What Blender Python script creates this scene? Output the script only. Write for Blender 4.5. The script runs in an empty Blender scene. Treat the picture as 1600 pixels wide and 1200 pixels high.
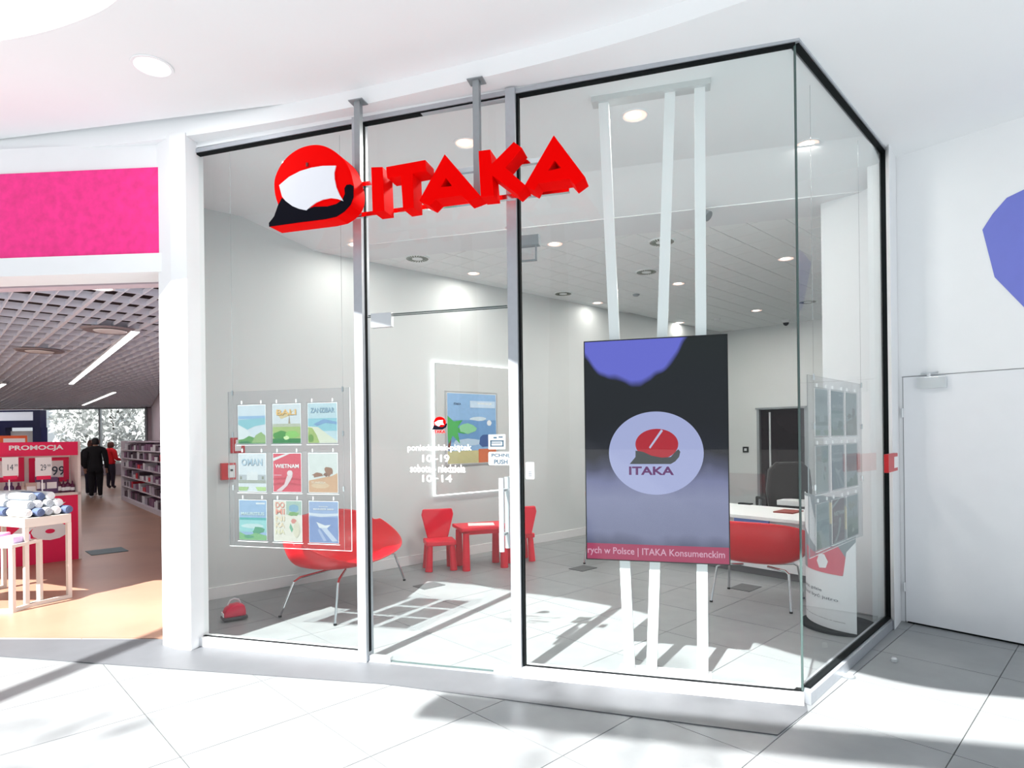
import bpy, bmesh, math, random
from mathutils import Vector, Matrix
from mathutils.geometry import tessellate_polygon
random.seed(7)
S = bpy.context.scene
COL = S.collection

# ------------------------------------------------------------------ camera, sky, sun, exposure
CAM_H = 1.5; FPX = 960.0; ROLL = 0.0122; PPX = 800.0; PPY = 681.5
cam = bpy.data.objects.new('camera', bpy.data.cameras.new('camera'))
COL.objects.link(cam)
cam.data.sensor_width = 36; cam.data.lens = FPX / 1600 * 36
cam.data.shift_y = (PPY - 600) / 1600
cam.data.clip_start = 0.05; cam.data.clip_end = 200
_r = Vector((math.cos(ROLL), 0, -math.sin(ROLL))); _u = Vector((math.sin(ROLL), 0, math.cos(ROLL)))
_b = _r.cross(_u)
m = Matrix.Identity(4)
for i in range(3):
    m[i][0] = _r[i]; m[i][1] = _u[i]; m[i][2] = _b[i]
m[2][3] = CAM_H
cam.matrix_world = m
S.camera = cam

world = bpy.data.worlds.new('sky'); S.world = world; world.use_nodes = True
nt = world.node_tree
bg = nt.nodes['Background']
bg.inputs[0].default_value = (0.87, 0.93, 1.0, 1); bg.inputs[1].default_value = 1.15
SUN_AZ = math.radians(30); SUN_EL = math.radians(47.7)
sun = bpy.data.objects.new('sun', bpy.data.lights.new('sun', 'SUN')); COL.objects.link(sun)
sun.data.energy = 24; sun.data.angle = math.radians(0.55); sun.data.color = (1, 0.985, 0.95)
sd = Vector((math.sin(SUN_AZ) * math.cos(SUN_EL), math.cos(SUN_AZ) * math.cos(SUN_EL), -math.sin(SUN_EL)))
sun.rotation_euler = sd.to_track_quat('-Z', 'Y').to_euler()
sun.location = (-4, -6, 12)
S.view_settings.view_transform = 'Standard'; S.view_settings.look = 'None'
S.view_settings.gamma = 1; S.view_settings.use_curve_mapping = False
S.view_settings.exposure = -0.70

# ------------------------------------------------------------------ measuring helpers (survey of real positions)
def ray(px, py): return _r * ((px - PPX) / FPX) - _u * ((py - PPY) / FPX) + Vector((0, 1, 0))
def Z(px, py, z=0.0):
    d = ray(px, py); t = (z - CAM_H) / d.z
    return d * t + Vector((0, 0, CAM_H))
def L(px, py, a, b):
    d = ray(px, py); n = Vector((-(b[1] - a[1]), b[0] - a[0]))
    t = (n.x * a[0] + n.y * a[1]) / (n.x * d.x + n.y * d.y)
    return d * t + Vector((0, 0, CAM_H))

# ------------------------------------------------------------------ materials
MATS = {}
def mat(name, col, rough=0.5, metal=0.0, spec=0.5, noise=0.0, nscale=8, bump=0.0, emit=0.0, coat=0.0):
    if name in MATS: return MATS[name]
    M = bpy.data.materials.new(name); M.use_nodes = True; MATS[name] = M
    t = M.node_tree; b = t.nodes['Principled BSDF']
    b.inputs['Roughness'].default_value = rough; b.inputs['Metallic'].default_value = metal
    b.inputs['Specular IOR Level'].default_value = spec; b.inputs['Coat Weight'].default_value = coat
    c = (*col, 1)
    b.inputs['Base Color'].default_value = c
    if noise or bump:
        tc = t.nodes.new('ShaderNodeTexCoord'); nz = t.nodes.new('ShaderNodeTexNoise')
        nz.inputs['Scale'].default_value = nscale; nz.inputs['Detail'].default_value = 5
        t.links.new(tc.outputs['Object'], nz.inputs['Vector'])
        if noise:
            r = t.nodes.new('ShaderNodeValToRGB')
            r.color_ramp.elements[0].position = 0.3; r.color_ramp.elements[1].position = 0.7
            r.color_ramp.elements[0].color = (*[x * (1 - noise) for x in col], 1)
            r.color_ramp.elements[1].color = (*[min(1, x * (1 + noise)) for x in col], 1)
            t.links.new(nz.outputs['Fac'], r.inputs[0]); t.links.new(r.outputs[0], b.inputs['Base Color'])
        if bump:
            bp = t.nodes.new('ShaderNodeBump'); bp.inputs['Strength'].default_value = bump
            bp.inputs['Distance'].default_value = 0.01
            t.links.new(nz.outputs['Fac'], bp.inputs['Height']); t.links.new(bp.outputs[0], b.inputs['Normal'])
    if emit:
        b.inputs['Emission Color'].default_value = c; b.inputs['Emission Strength'].default_value = emit
    return M
def hexc(h):
    f = lambda v: (v / 12.92) if v <= 0.04045 else ((v + 0.055) / 1.055) ** 2.4
    return tuple(f(int(h[i:i + 2], 16) / 255) for i in (0, 2, 4))
def glassmat(name, tint, k=0.85, rough=0.0):
    if name in MATS: return MATS[name]
    M = bpy.data.materials.new(name); M.use_nodes = True; MATS[name] = M
    t = M.node_tree; t.nodes.clear()
    o = t.nodes.new('ShaderNodeOutputMaterial'); mx = t.nodes.new('ShaderNodeMixShader')
    tr = t.nodes.new('ShaderNodeBsdfTransparent'); gl = t.nodes.new('ShaderNodeBsdfGlossy')
    tr.inputs[0].default_value = (*tint, 1); gl.inputs['Roughness'].default_value = rough
    fr = t.nodes.new('ShaderNodeFresnel'); fr.inputs[0].default_value = 1.5
    ge = t.nodes.new('ShaderNodeNewGeometry')
    a = t.nodes.new('ShaderNodeMath'); a.operation = 'SUBTRACT'; a.inputs[0].default_value = 1.0
    t.links.new(ge.outputs['Backfacing'], a.inputs[1])
    b = t.nodes.new('ShaderNodeMath'); b.operation = 'MULTIPLY'; t.links.new(fr.outputs[0], b.inputs[0]); t.links.new(a.outputs[0], b.inputs[1])
    c = t.nodes.new('ShaderNodeMath'); c.operation = 'MULTIPLY'; c.use_clamp = True; t.links.new(b.outputs[0], c.inputs[0]); c.inputs[1].default_value = k
    t.links.new(c.outputs[0], mx.inputs[0]); t.links.new(tr.outputs[0], mx.inputs[1]); t.links.new(gl.outputs[0], mx.inputs[2])
    t.links.new(mx.outputs[0], o.inputs[0])
    return M

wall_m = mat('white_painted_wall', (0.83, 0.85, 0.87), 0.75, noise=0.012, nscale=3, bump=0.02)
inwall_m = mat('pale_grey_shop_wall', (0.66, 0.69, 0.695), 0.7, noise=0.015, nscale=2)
ceil_m = mat('white_ceiling_plaster', (0.84, 0.86, 0.88), 0.85, noise=0.008, nscale=2)
tile_m = mat('grey_stone_tile', (0.265, 0.28, 0.29), 0.34, spec=0.4, noise=0.07, nscale=5, bump=0.02)
grout_m = mat('dark_grout', (0.23, 0.24, 0.25), 0.8, noise=0.05)
strip_m = mat('grey_threshold_stone', (0.118, 0.125, 0.137), 0.5, noise=0.05, nscale=6)
ctile_m = mat('ceiling_tile_mineral', (0.90, 0.93, 0.935), 0.9, noise=0.02, nscale=40, bump=0.05)
seam_m = mat('ceiling_tile_seam', (0.30, 0.32, 0.33), 0.8, noise=0.02)
alu_m = mat('brushed_aluminium', (0.46, 0.49, 0.53), 0.38, metal=0.45, noise=0.03, nscale=30)
alud_m = mat('dark_aluminium', (0.33, 0.36, 0.38), 0.4, metal=0.6, noise=0.03, nscale=30)
white_m = mat('white_lacquer', (0.86, 0.88, 0.90), 0.35, noise=0.01)
black_m = mat('black_rubber', (0.006, 0.008, 0.009), 0.7, spec=.1, noise=0.05)
chrome_m = mat('chrome_steel', (0.75, 0.77, 0.79), 0.12, metal=1.0, noise=0.01)
steel_m = mat('satin_steel', (0.72, 0.75, 0.77), 0.3, metal=0.7, noise=0.02)
red_m = mat('red_sign_lacquer', (0.88, 0.0, 0.0), 0.6, noise=0.02, nscale=3, spec=0.03)
navy_m = mat('black_navy_vinyl', (0.003, 0.003, 0.008), 0.6, spec=.05, noise=0.05)
shell_m = mat('red_moulded_shell', (0.62, 0.0, 0.008), 0.32, noise=0.03, nscale=3)
kids_m = mat('red_matt_plastic', (0.78, 0.006, 0.03), 0.5, noise=0.03)
glass_m = glassmat('clear_shop_glass', (0.965, 0.985, 0.98))
acr_m = glassmat('clear_acrylic', (0.93, 0.94, 0.95), 1.3)
edge_m = mat('green_glass_edge', (0.07, 0.11, 0.105), 0.2, noise=0.02)
lamp_m = mat('lamp_warm_glow', (1.0, 0.9, 0.82), 0.5, emit=6.0)
lampc_m = mat('lamp_white_glow', (1.0, 1.0, 1.0), 0.5, emit=6.0)
mag_m = mat('magenta_panel', (0.93, 0.025, 0.26), 0.55, noise=0.14, nscale=16, bump=0.02)
crim_m = mat('crimson_board', (0.80, 0.0, 0.08), 0.5, noise=0.02)
cream_m = mat('cream_board', (0.80, 0.72, 0.67), 0.6, noise=0.02)
paper_m = mat('white_paper', (0.88, 0.88, 0.88), 0.6, noise=0.01)
terra_m = mat('terracotta_floor', (0.40, 0.22, 0.15), 0.4, noise=0.12, nscale=1.2, bump=0.02)
blk_void = mat('dark_plenum', (0.02, 0.012, 0.016), 0.9, noise=0.1)

# ------------------------------------------------------------------ mesh builder
ABS = {}
class MB:
    def __init__(s): s.v = []; s.f = []; s.mi = []
    def add(s, vs, fs, mi=0):
        k = len(s.v); s.v += [tuple(v) for v in vs]
        for f in fs: s.f.append([i + k for i in f]); s.mi.append(mi)
        return s
    def box(s, c, size, ax=None, mi=0):
        X, Y, Zz = ax if ax else (Vector((1, 0, 0)), Vector((0, 1, 0)), Vector((0, 0, 1)))
        c = Vector(c); vs = []
        for i in (-.5, .5):
            for j in (-.5, .5):
                for k in (-.5, .5): vs.append(c + X * (i * size[0]) + Y * (j * size[1]) + Zz * (k * size[2]))
        return s.add(vs, [(0, 1, 3, 2), (4, 6, 7, 5), (0, 4, 5, 1), (2, 3, 7, 6), (0, 2, 6, 4), (1, 5, 7, 3)], mi)
    def poly(s, pts, mi=0): return s.add(pts, [tuple(range(len(pts)))], mi)
    def prism(s, pts, off, holes=(), mi=0):
        loops = [[Vector(p) for p in pts]] + [[Vector(p) for p in h] for h in holes]; off = Vector(off)
        flat = [p for l in loops for p in l]; n = len(flat)
        tris = tessellate_polygon(loops)
        k = len(s.v); s.v += [tuple(p) for p in flat] + [tuple(p + off) for p in flat]
        for t in tris:
            s.f.append([k + t[0], k + t[1], k + t[2]]); s.f.append([k + n + t[2], k + n + t[1], k + n + t[0]]); s.mi += [mi, mi]
        o = 0
        for l in loops:
            for i in range(len(l)):
                j = (i + 1) % len(l); s.f.append([k + o + i, k + o + j, k + n + o + j, k + n + o + i]); s.mi.append(mi)
            o += len(l)
        return s
    def vprism(s, pts2, z0, z1, mi=0): return s.prism([(p[0], p[1], z0) for p in pts2], (0, 0, z1 - z0), (), mi)
    def tube(s, path, r, n=10, mi=0, cap=True):
        path = [Vector(p) for p in path]; rs = r if isinstance(r, (list, tuple)) else [r] * len(path); rings = []
        up = Vector((0, 0, 1)); prev = None
        for i, p in enumerate(path):
            t = (path[min(i + 1, len(path) - 1)] - path[max(i - 1, 0)]).normalized()
            if prev is None:
                a = t.cross(up)
                if a.length < 1e-3: a = t.cross(Vector((1, 0, 0)))
                a.normalize()
            else: a = (prev - t * prev.dot(t)).normalized()
            prev = a; b = t.cross(a)
            rings.append([p + a * (math.cos(2 * math.pi * k / n) * rs[i]) + b * (math.sin(2 * math.pi * k / n) * rs[i]) for k in range(n)])
        k0 = len(s.v)
        for q in rings: s.v += [tuple(x) for x in q]
        for i in range(len(rings) - 1):
            for k in range(n):
                a = k0 + i * n + k; b = k0 + i * n + (k + 1) % n
                s.f.append([a, b, b + n, a + n]); s.mi.append(mi)
        if cap:
            s.f.append([k0 + k for k in range(n)][::-1]); s.f.append([k0 + (len(rings) - 1) * n + k for k in range(n)]); s.mi += [mi, mi]
        return s
    def lathe(s, c, prof, n=20, mi=0):
        c = Vector(c); k0 = len(s.v)
        for r, z in prof:
            for k in range(n): s.v.append((c.x + r * math.cos(2 * math.pi * k / n), c.y + r * math.sin(2 * math.pi * k / n), c.z + z))
        for i in range(len(prof) - 1):
            for k in range(n):
                a = k0 + i * n + k; b = k0 + i * n + (k + 1) % n
                s.f.append([a, b, b + n, a + n]); s.mi.append(mi)
        s.f.append([k0 + k for k in range(n)][::-1]); s.f.append([k0 + (len(prof) - 1) * n + k for k in range(n)]); s.mi += [mi, mi]
        return s
    def build(s, name, mats, parent=None, smooth=False, bevel=0, loc=None):
        org = ABS.get(parent, Vector((0, 0, 0))) if parent else Vector(loc) if loc is not None else Vector((0, 0, 0))
        me = bpy.data.meshes.new(name)
        me.from_pydata([tuple(Vector(v) - org) for v in s.v], [], s.f)
        if not isinstance(mats, (list, tuple)): mats = [mats]
        for q in mats: me.materials.append(q)
        me.polygons.foreach_set('material_index', s.mi)
        bm = bmesh.new(); bm.from_mesh(me); bmesh.ops.recalc_face_normals(bm, faces=bm.faces)
        if bevel:
            es = [e for e in bm.edges if len(e.link_faces) == 2 and e.calc_face_angle(0) > 0.6]
            bmesh.ops.bevel(bm, geom=es, offset=bevel, segments=2, affect='EDGES', profile=0.6, clamp_overlap=True)
        bm.to_mesh(me); bm.free()
        if smooth: me.polygons.foreach_set('use_smooth', [True] * len(me.polygons))
        o = bpy.data.objects.new(name, me); COL.objects.link(o)
        if parent: o.parent = parent; ABS[o] = org
        else: o.location = org; ABS[o] = org
        return o
def smooth_by_angle(o, ang=40):
    me = o.data
    me.polygons.foreach_set('use_smooth', [True] * len(me.polygons))
    bm = bmesh.new(); bm.from_mesh(me)
    for e in bm.edges:
        e.smooth = not (len(e.link_faces) == 2 and e.calc_face_angle(0) > math.radians(ang))
    bm.to_mesh(me); bm.free()
    return o
def thing(name, label, cat, loc, group=None):
    o = bpy.data.objects.new(name, None); COL.objects.link(o); o.location = loc; o.empty_display_size = 0.1
    ABS[o] = Vector(loc); o['label'] = label; o['category'] = cat
    if group: o['group'] = group
    return o
def tag(o, label, cat, group=None):
    o['label'] = label; o['category'] = cat
    if group: o['group'] = group
    return o
def struct(o): o['kind'] = 'structure'; return o
def dup(root, loc, label=None, mats=None):
    r = root.copy(); COL.objects.link(r); r.location = loc
    if label: r['label'] = label
    for ch in list(root.children):
        c = ch.copy(); COL.objects.link(c); c.parent = r
        for g in ch.children:
            d = g.copy(); COL.objects.link(d); d.parent = c
    return r

# text as flat polygons: returns triangles in a unit plane fitted to width w (or height h)
_tc = {}
def text_tris(txt, bold=0.0, spacing=1.0):
    key = (txt, bold, spacing)
    if key in _tc: return _tc[key]
    cu = bpy.data.curves.new('lettering_source', 'FONT'); cu.body = txt; cu.offset = bold; cu.space_character = spacing
    cu.resolution_u = 3; cu.fill_mode = 'FRONT'
    o = bpy.data.objects.new('lettering_source', cu); COL.objects.link(o)
    dg = bpy.context.evaluated_depsgraph_get()
    me = bpy.data.meshes.new_from_object(o.evaluated_get(dg))
    vs = [(v.co.x, v.co.y) for v in me.vertices]; fs = [tuple(p.vertices) for p in me.polygons]
    bpy.data.objects.remove(o); bpy.data.curves.remove(cu); bpy.data.meshes.remove(me)
    x0 = min(v[0] for v in vs); x1 = max(v[0] for v in vs); y0 = min(v[1] for v in vs); y1 = max(v[1] for v in vs)
    vs = [((v[0] - x0) / (x1 - x0), (v[1] - y0) / (y1 - y0)) for v in vs]
    _tc[key] = (vs, fs, (x1 - x0) / (y1 - y0)); return _tc[key]
def put_text(mb, txt, P, u0, z0, u1, z1, off=0.0, mi=0, bold=0.0, spacing=1.0):
    """P(u,z,off) maps the plane to the world; the text fills the rectangle u0..u1, z0..z1"""
    vs, fs, _ = text_tris(txt, bold, spacing)
    mb.add([P(u0 + a * (u1 - u0), z0 + b * (z1 - z0), off) for a, b in vs], fs, mi)

class Plane:
    """a vertical plane through a, running to b; off>0 is towards the viewer side n"""
    def __init__(s, a, b, side=1):
        s.a = Vector((a[0], a[1], 0)); d = Vector((b[0] - a[0], b[1] - a[1], 0)); s.len = d.length; s.d = d.normalized()
        s.n = Vector((s.d.y, -s.d.x, 0)) * side
        s.ax = (s.d, s.n, Vector((0, 0, 1)))
    def P(s, u, z, off=0.0): return s.a + s.d * u + s.n * off + Vector((0, 0, z))
    def uz(s, px, py, off=0.0):
        a = s.a + s.n * off; b = a + s.d
        p = L(px, py, a, b); return (p - s.a).dot(s.d), p.z
    def box(s, mb, u0, u1, z0, z1, o0, o1, mi=0):
        return mb.box(s.P((u0 + u1) / 2, (z0 + z1) / 2, (o0 + o1) / 2), (abs(u1 - u0), abs(o1 - o0), abs(z1 - z0)), s.ax, mi)

# survey of the shop front
G0 = Vector((-2.291, 4.508)); G1 = Vector((1.595, 3.41)); G2 = Vector((2.886, 4.74))
FR = Plane(G0, G1); SD = Plane(G1, G2)            # front glazing, side glazing; n points to the mall
W0 = Vector((3.064, 4.867)); WD = Vector((0.640, -0.768))
DW = Plane(W0, W0 + WD)                            # door wall, n to the mall
LW0 = Vector((-1.584, 6.896)); LWD = Vector((0.7455, 0.6665))
LW = Plane(LW0, LW0 + LWD)                         # lit left wall of the shop
AZ_S = math.radians(46.0); SV = Vector((math.sin(AZ_S), math.cos(AZ_S), 0)); DV = Vector((math.cos(AZ_S), -math.sin(AZ_S), 0))
ZT0, ZT1 = 3.592, 3.655                            # head of the glazing, left end and corner
ZS = 3.67                                          # mall soffit
ZI = 3.48                                          # shop tile ceiling
def ztop(u): return ZT0 + (ZT1 - ZT0) * u / FR.len

# ================================================================== STRUCTURE
# ---- floors
floor = struct(MB().box((0.5, 3.2, -0.035), (22, 22, 0.04)).build('floor', grout_m))
TS = 0.64
tm = MB().box((0, 0, -0.0085), (TS - 0.0045, TS - 0.0045, 0.013), (DV, SV, Vector((0, 0, 1)))).build('tile_source', tile_m)
tile_mesh = tm.data; bpy.data.objects.remove(tm)
a0 = 2.80; b0 = -3.20 + 0.0
cells = []
def inside_left_wall(p):   # in front of the left shop wall
    q = Vector((p.x, p.y, 0)) - LW.a
    return q.dot(LW.n) > -0.5
for i in range(-18, 22):
    for j in range(-14, 26):
        bo = -3.20 + TS * (i + .5); ao = 2.80 + TS * (j + .5)
        p = DV * bo + SV * ao
        cells.append(p)
def vis(p):
    if p.y < 2.6: return False
    x = p.x / p.y
    if not (-0.95 < x < 0.95): return False
    if p.x < -2.4 and p.y > 4.9 and p.x / p.y < -0.575: return False
    if not inside_left_wall(p): return False
    # behind the door wall
    q = Vector((p.x, p.y, 0)) - DW.a
    if q.dot(DW.n) < -0.4 and p.x > 2.7 + (p.y - 5.3) * 0.75: return False
    if p.y > 12.6: return False
    return True
vc = sorted([p for p in cells if vis(p)], key=lambda p: p.length)
rest = [p for p in cells if p not in vc]
stuff = list(rest)
for k, p in enumerate(vc):
    if k < 298:
        o = bpy.data.objects.new('floor_tile', tile_mesh); COL.objects.link(o); o.location = p; o.parent = floor
    else: stuff.append(p)
mb = MB()
for p in stuff:
    if p.y > 4.5 and not inside_left_wall(p): continue
    if p.x < -2.3 and p.y > 4.9 - (p.x + 2.4) * -0.0 and p.x / p.y < -0.575: continue
    mb.box(p + Vector((0, 0, -0.0085)), (TS - 0.0045, TS - 0.0045, 0.013), (DV, SV, Vector((0, 0, 1))))
o = mb.build('floor_tiling', tile_m, floor); o['kind'] = 'stuff'

# grey stone strip in front of the shopfront
E0 = Z(0, 1026); E1 = Z(1215, 1149); En = Z(600, 1069)
st = [(-6.5, E0.y + 0.35), (E0.x, E0.y), (En.x, En.y), (E1.x, E1.y), tuple(Z(1262, 1112))[:2], (1.62, 3.42), (-2.3, 4.52), (-2.45, 4.62), (-6.5, 4.75)]
struct(MB().vprism(st, -0.001, 0.004).build('trim_1', strip_m))

# ---- mall soffit (lower step) and ceiling with its curved rim
curve1 = [(-9, 5.0), (-5.5, 4.72), (-3.74, 4.49), (-3.07, 4.40), (-2.35, 4.27), (-1.7, 4.11), (-1.06, 3.92), (-0.38, 3.68), (0.1, 3.50), (0.55, 3.31), (0.96, 3.10), (1.5, 2.75), (2.2, 2.1), (3.2, 0.9), (3.8, -0.5)]
curve1 = [(x * ZS and x * (ZS - 1.5) / 2.1, y * (ZS - 1.5) / 2.1) for x, y in curve1]
def dense(c, n=6):
    out = []
    for i in range(len(c) - 1):
        p0 = Vector(c[max(i - 1, 0)]); p1 = Vector(c[i]); p2 = Vector(c[i + 1]); p3 = Vector(c[min(i + 2, len(c) - 1)])
        for k in range(n):
            t = k / n
            out.append(tuple(0.5 * ((2 * p1) + (-p0 + p2) * t + (2 * p0 - 5 * p1 + 4 * p2 - p3) * t * t + (-p0 + 3 * p1 - 3 * p2 + p3) * t ** 3)))
    out.append(tuple(c[-1])); return out
c1 = dense(curve1)
far = [(12, -0.5), (12, 16), (-9, 16)]
o = MB().vprism(c1 + far, ZS, ZS + 0.25).build('ceiling', ceil_m); struct(o); smooth_by_angle(o, 35)
ZU = ZS + 0.11
curve2 = [(-9, 3.9), (-6, 3.62), (-4.2, 3.60), (-2.96, 3.50), (-2.25, 3.30), (-1.80, 3.03), (-0.85, 2.40), (-0.1, 1.55), (0.55, 0.72), (1.21, 0.42), (2.2, 0.1), (4, -0.4), (12, -1.2)]
c2 = dense(curve2)
o = MB().vprism(c2 + [(12, 4.6), (2.6, 3.4), (-9, 5.6)], ZU, ZU + 0.45).build('ceiling_upper', ceil_m); struct(o); smooth_by_angle(o, 35)
o.name = 'ceiling.001'

# ---- shop interior shell
cornr = LW.P(LW.d.dot(Vector((4.1, 12.0, 0)) - LW.a), 0)
cornr = Vector((cornr.x, cornr.y))
RWD = Vector((0.72, -0.694))                                   # back wall of the desk area
BW = Plane(cornr, cornr + RWD)
start = LW.P(-1.9, 0)
def wallbox(pl, u0, u1, z0, z1, th, name, m_, cut=()):
    mb = MB(); us = [u0]
    for c in sorted(cut):
        pl.box(mb, us[-1], c[0], z0, z1, -th, 0); pl.box(mb, c[0], c[1], c[2], z1, -th, 0); us.append(c[1])
    pl.box(mb, us[-1], u1, z0, z1, -th, 0)
    return struct(mb.build(name, m_))
lwlen = (Vector((cornr.x, cornr.y, 0)) - LW.a).dot(LW.d)
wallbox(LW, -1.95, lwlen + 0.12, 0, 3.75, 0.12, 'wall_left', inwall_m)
u_d0 = BW.uz(1183, 700)[0]; u_d1 = BW.uz(1262, 700)[0]
zdoor = BW.uz(1220, 639)[1]
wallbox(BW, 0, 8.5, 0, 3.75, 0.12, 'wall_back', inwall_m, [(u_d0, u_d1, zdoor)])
# dark back room beyond the doorway
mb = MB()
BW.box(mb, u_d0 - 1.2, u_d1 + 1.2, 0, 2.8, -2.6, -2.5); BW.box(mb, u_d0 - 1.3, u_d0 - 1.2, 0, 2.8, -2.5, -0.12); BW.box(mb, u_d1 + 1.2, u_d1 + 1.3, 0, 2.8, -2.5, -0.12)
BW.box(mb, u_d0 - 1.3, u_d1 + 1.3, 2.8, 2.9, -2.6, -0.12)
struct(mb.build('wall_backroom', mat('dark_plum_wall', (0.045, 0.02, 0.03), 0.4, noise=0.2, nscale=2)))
# left return from column to left wall
pr = Plane((-2.45, 4.70), (start.x, start.y))
wallbox(pr, 0, pr.len + 0.1, 0, 3.75, 0.1, 'wall_partition', inwall_m)
# door wall, runs on inside the shop as a stub
wallbox(DW, -0.579, 5.0, 0, 3.80, 0.22, 'wall_right', wall_m)
# right closing wall of shop behind the stub
rc = Plane(DW.P(-0.30, 0, -0.22), BW.P(6.8, 0, 0), side=-1)
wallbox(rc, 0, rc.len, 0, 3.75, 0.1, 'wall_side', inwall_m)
# pilaster between side glass and door wall
struct(MB().vprism([(2.872, 4.640), (3.064, 4.862), (3.0, 4.98), (2.80, 4.80), (2.895, 4.735)], 0, 3.70).build('wall_pilaster', wall_m))
# skirting boards
mb = MB(); LW.box(mb, -1.85, lwlen, 0, 0.11, 0, 0.018); struct(mb.build('baseboard_left', mat('skirting_white', (0.8, 0.81, 0.82), 0.4, noise=0.01)))
mb = MB(); BW.box(mb, 0.02, u_d0, 0, 0.11, 0, 0.018); struct(mb.build('baseboard_back', MATS['skirting_white']))

# ---- shop tile ceiling, lowered behind the plaster zone at the glass
sA = FR.P(-0.3, 0, -1.95); _t = (sA - SD.a).dot(SD.n) / -FR.d.dot(SD.n); sB = sA + FR.d * (_t - 0.03)
mb = MB(); SP = Plane(sA, sB); 
def _hit(pl, q, off, d=None):      # u on SP (at offset off) where it meets plane q
    o0 = SP.P(0, 0, off); return (o0 - q.a).dot(q.n) / -SP.d.dot(q.n)
uL0 = _hit(None, LW, 0) - .02; uL1 = _hit(None, LW, .62) - .02; uR0 = _hit(None, SD, 0) - .02; uR1 = _hit(None, SD, .62) - .02
mb.prism([SP.P(uL0, ZI, 0), SP.P(uR0, ZI, 0), SP.P(uR1, ZS, .62), SP.P(uL1, ZS, .62)], (0, 0, .02))
struct(mb.build('ceiling_step', ceil_m)).name = 'ceiling.002'
sc = struct(MB().vprism([tuple(SP.P(uL0, 0, 0.004))[:2], tuple(SP.P(uR0, 0, 0.004))[:2], tuple(SD.P(SD.len, 0, -0.03))[:2], tuple(DW.P(0, 0, -.1))[:2], tuple(rc.P(rc.len, 0, .05))[:2], tuple(BW.P(6.8, 0, -.1))[:2], tuple(BW.P(0, 0, -.1))[:2], tuple(SP.P(uL0 - .08, 0, -.06))[:2]], ZI + 0.014, ZI + 0.06).build('ceiling_shop', seam_m))
sc.name = 'ceiling.003'
mb = MB(); mb.prism([SP.P(uL0 - .2, ZI - .004, 0.01), SP.P(uR0, ZI - .004, 0.01), SP.P(uR0 - .05, ZI - .004, -.50), SP.P(uL0 - .3, ZI - .004, -.50)], (0, 0, .012))
struct(mb.build('trim_4', ceil_m))
node = Z(955, 376, ZI); CT = 0.293
om = MB().box((0, 0, 0.007), (CT - 0.0075, CT - 0.0075, 0.013), (DV, SV, Vector((0, 0, 1)))).build('s', ctile_m); ct_mesh = om.data; bpy.data.objects.remove(om)
cc = []
for i in range(-22, 34):
    for j in range(-16, 44):
        p = Vector((node.x, node.y, ZI)) + DV * (CT * (i + .5)) + SV * (CT * (j + .5))
        q = Vector((p.x, p.y, 0))
        if (q - SP.a).dot(SP.n) > -0.22: continue
        if (q - LW.a).dot(LW.n) < -0.1: continue
        if (q - BW.a).dot(BW.n) < -0.1: continue
        if not (-0.55 < p.x / p.y < 0.62): continue
        if (q - SD.a).dot(SD.n) > -0.2 or (q - DW.a).dot(DW.n) > -0.0 and p.y < 4.9 or (q - rc.a).dot(rc.n) < 0.19: continue
        cc.append(p)
cc.sort(key=lambda p: Vector((p.x, p.y)).length)
mb = MB()
for k, p in enumerate(cc):
    if k < 298:
        o = bpy.data.objects.new('ceiling_tile', ct_mesh); COL.objects.link(o); o.location = p; o.parent = sc
    else: mb.box(p + Vector((0, 0, 0.007)), (CT - 0.0075, CT - 0.0075, 0.013), (DV, SV, Vector((0, 0, 1))))
o = mb.build('ceiling_tiling', ctile_m, sc); o['kind'] = 'stuff'

# ---- column left of the shopfront and white fascia above the head rail
struct(MB().vprism([(-2.575, 4.50), (-2.428, 4.40), (-2.30, 4.37), (-2.262, 4.55), (-2.47, 4.82)], 0, ZS + 0.02).build('wall_column', wall_m))
mb = MB(); mb.prism([FR.P(-0.05, ZT0 + 0.04, -0.03), FR.P(FR.len, ZT1 + 0.012, -0.03), FR.P(FR.len, ZS + 0.02, -0.03), FR.P(-0.05, ZS + 0.02, -0.03)], FR.n * 0.05)
struct(mb.build('trim_2', wall_m))

# ================================================================== GLAZING (window and door things)
uM1 = FR.uz(572, 1012)[0]; uM2 = FR.uz(811, 1035)[0]
ZB = 0.066
def pane_quad(mb, pl, u0, u1, z0, za, zb, th=0.010, off=0.0):
    mb.prism([pl.P(u0, z0, off - th / 2), pl.P(u1, z0, off - th / 2), pl.P(u1, zb, off - th / 2), pl.P(u0, za, off - th / 2)], pl.n * th)
def window(name, u0, u1, pl, zf, frame_boxes):
    w = struct(MB().box(pl.P((u0 + u1) / 2, 0.03, 0), (abs(u1 - u0), 0.05, 0.05), pl.ax).build(name, alu_m))
    p = MB(); pane_quad(p, pl, u0 + 0.01, u1 - 0.01, ZB - 0.01, zf(u0), zf(u1)); p.build('pane', glass_m, w)
    for nm, mt, fn in frame_boxes:
        b = MB(); fn(b); b.build(nm, mt, w)
    return w
pm1, pm2 = uM1 - 0.035, uM2 - 0.035
def rail(u0, u1): return lambda b: FR.box(b, u0, u1, 0.0, ZB, -0.05, 0.05)
def head(u0, u1, o0=-0.03, o1=0.03, dz0=0.0, dz1=0.03):
    def f(b):
        b.prism([FR.P(u0, ztop(u0) + dz0, o0), FR.P(u1, ztop(u1) + dz0, o0), FR.P(u1, ztop(u1) + dz1, o0), FR.P(u0, ztop(u0) + dz1, o0)], FR.n * (o1 - o0))
    return f
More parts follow.
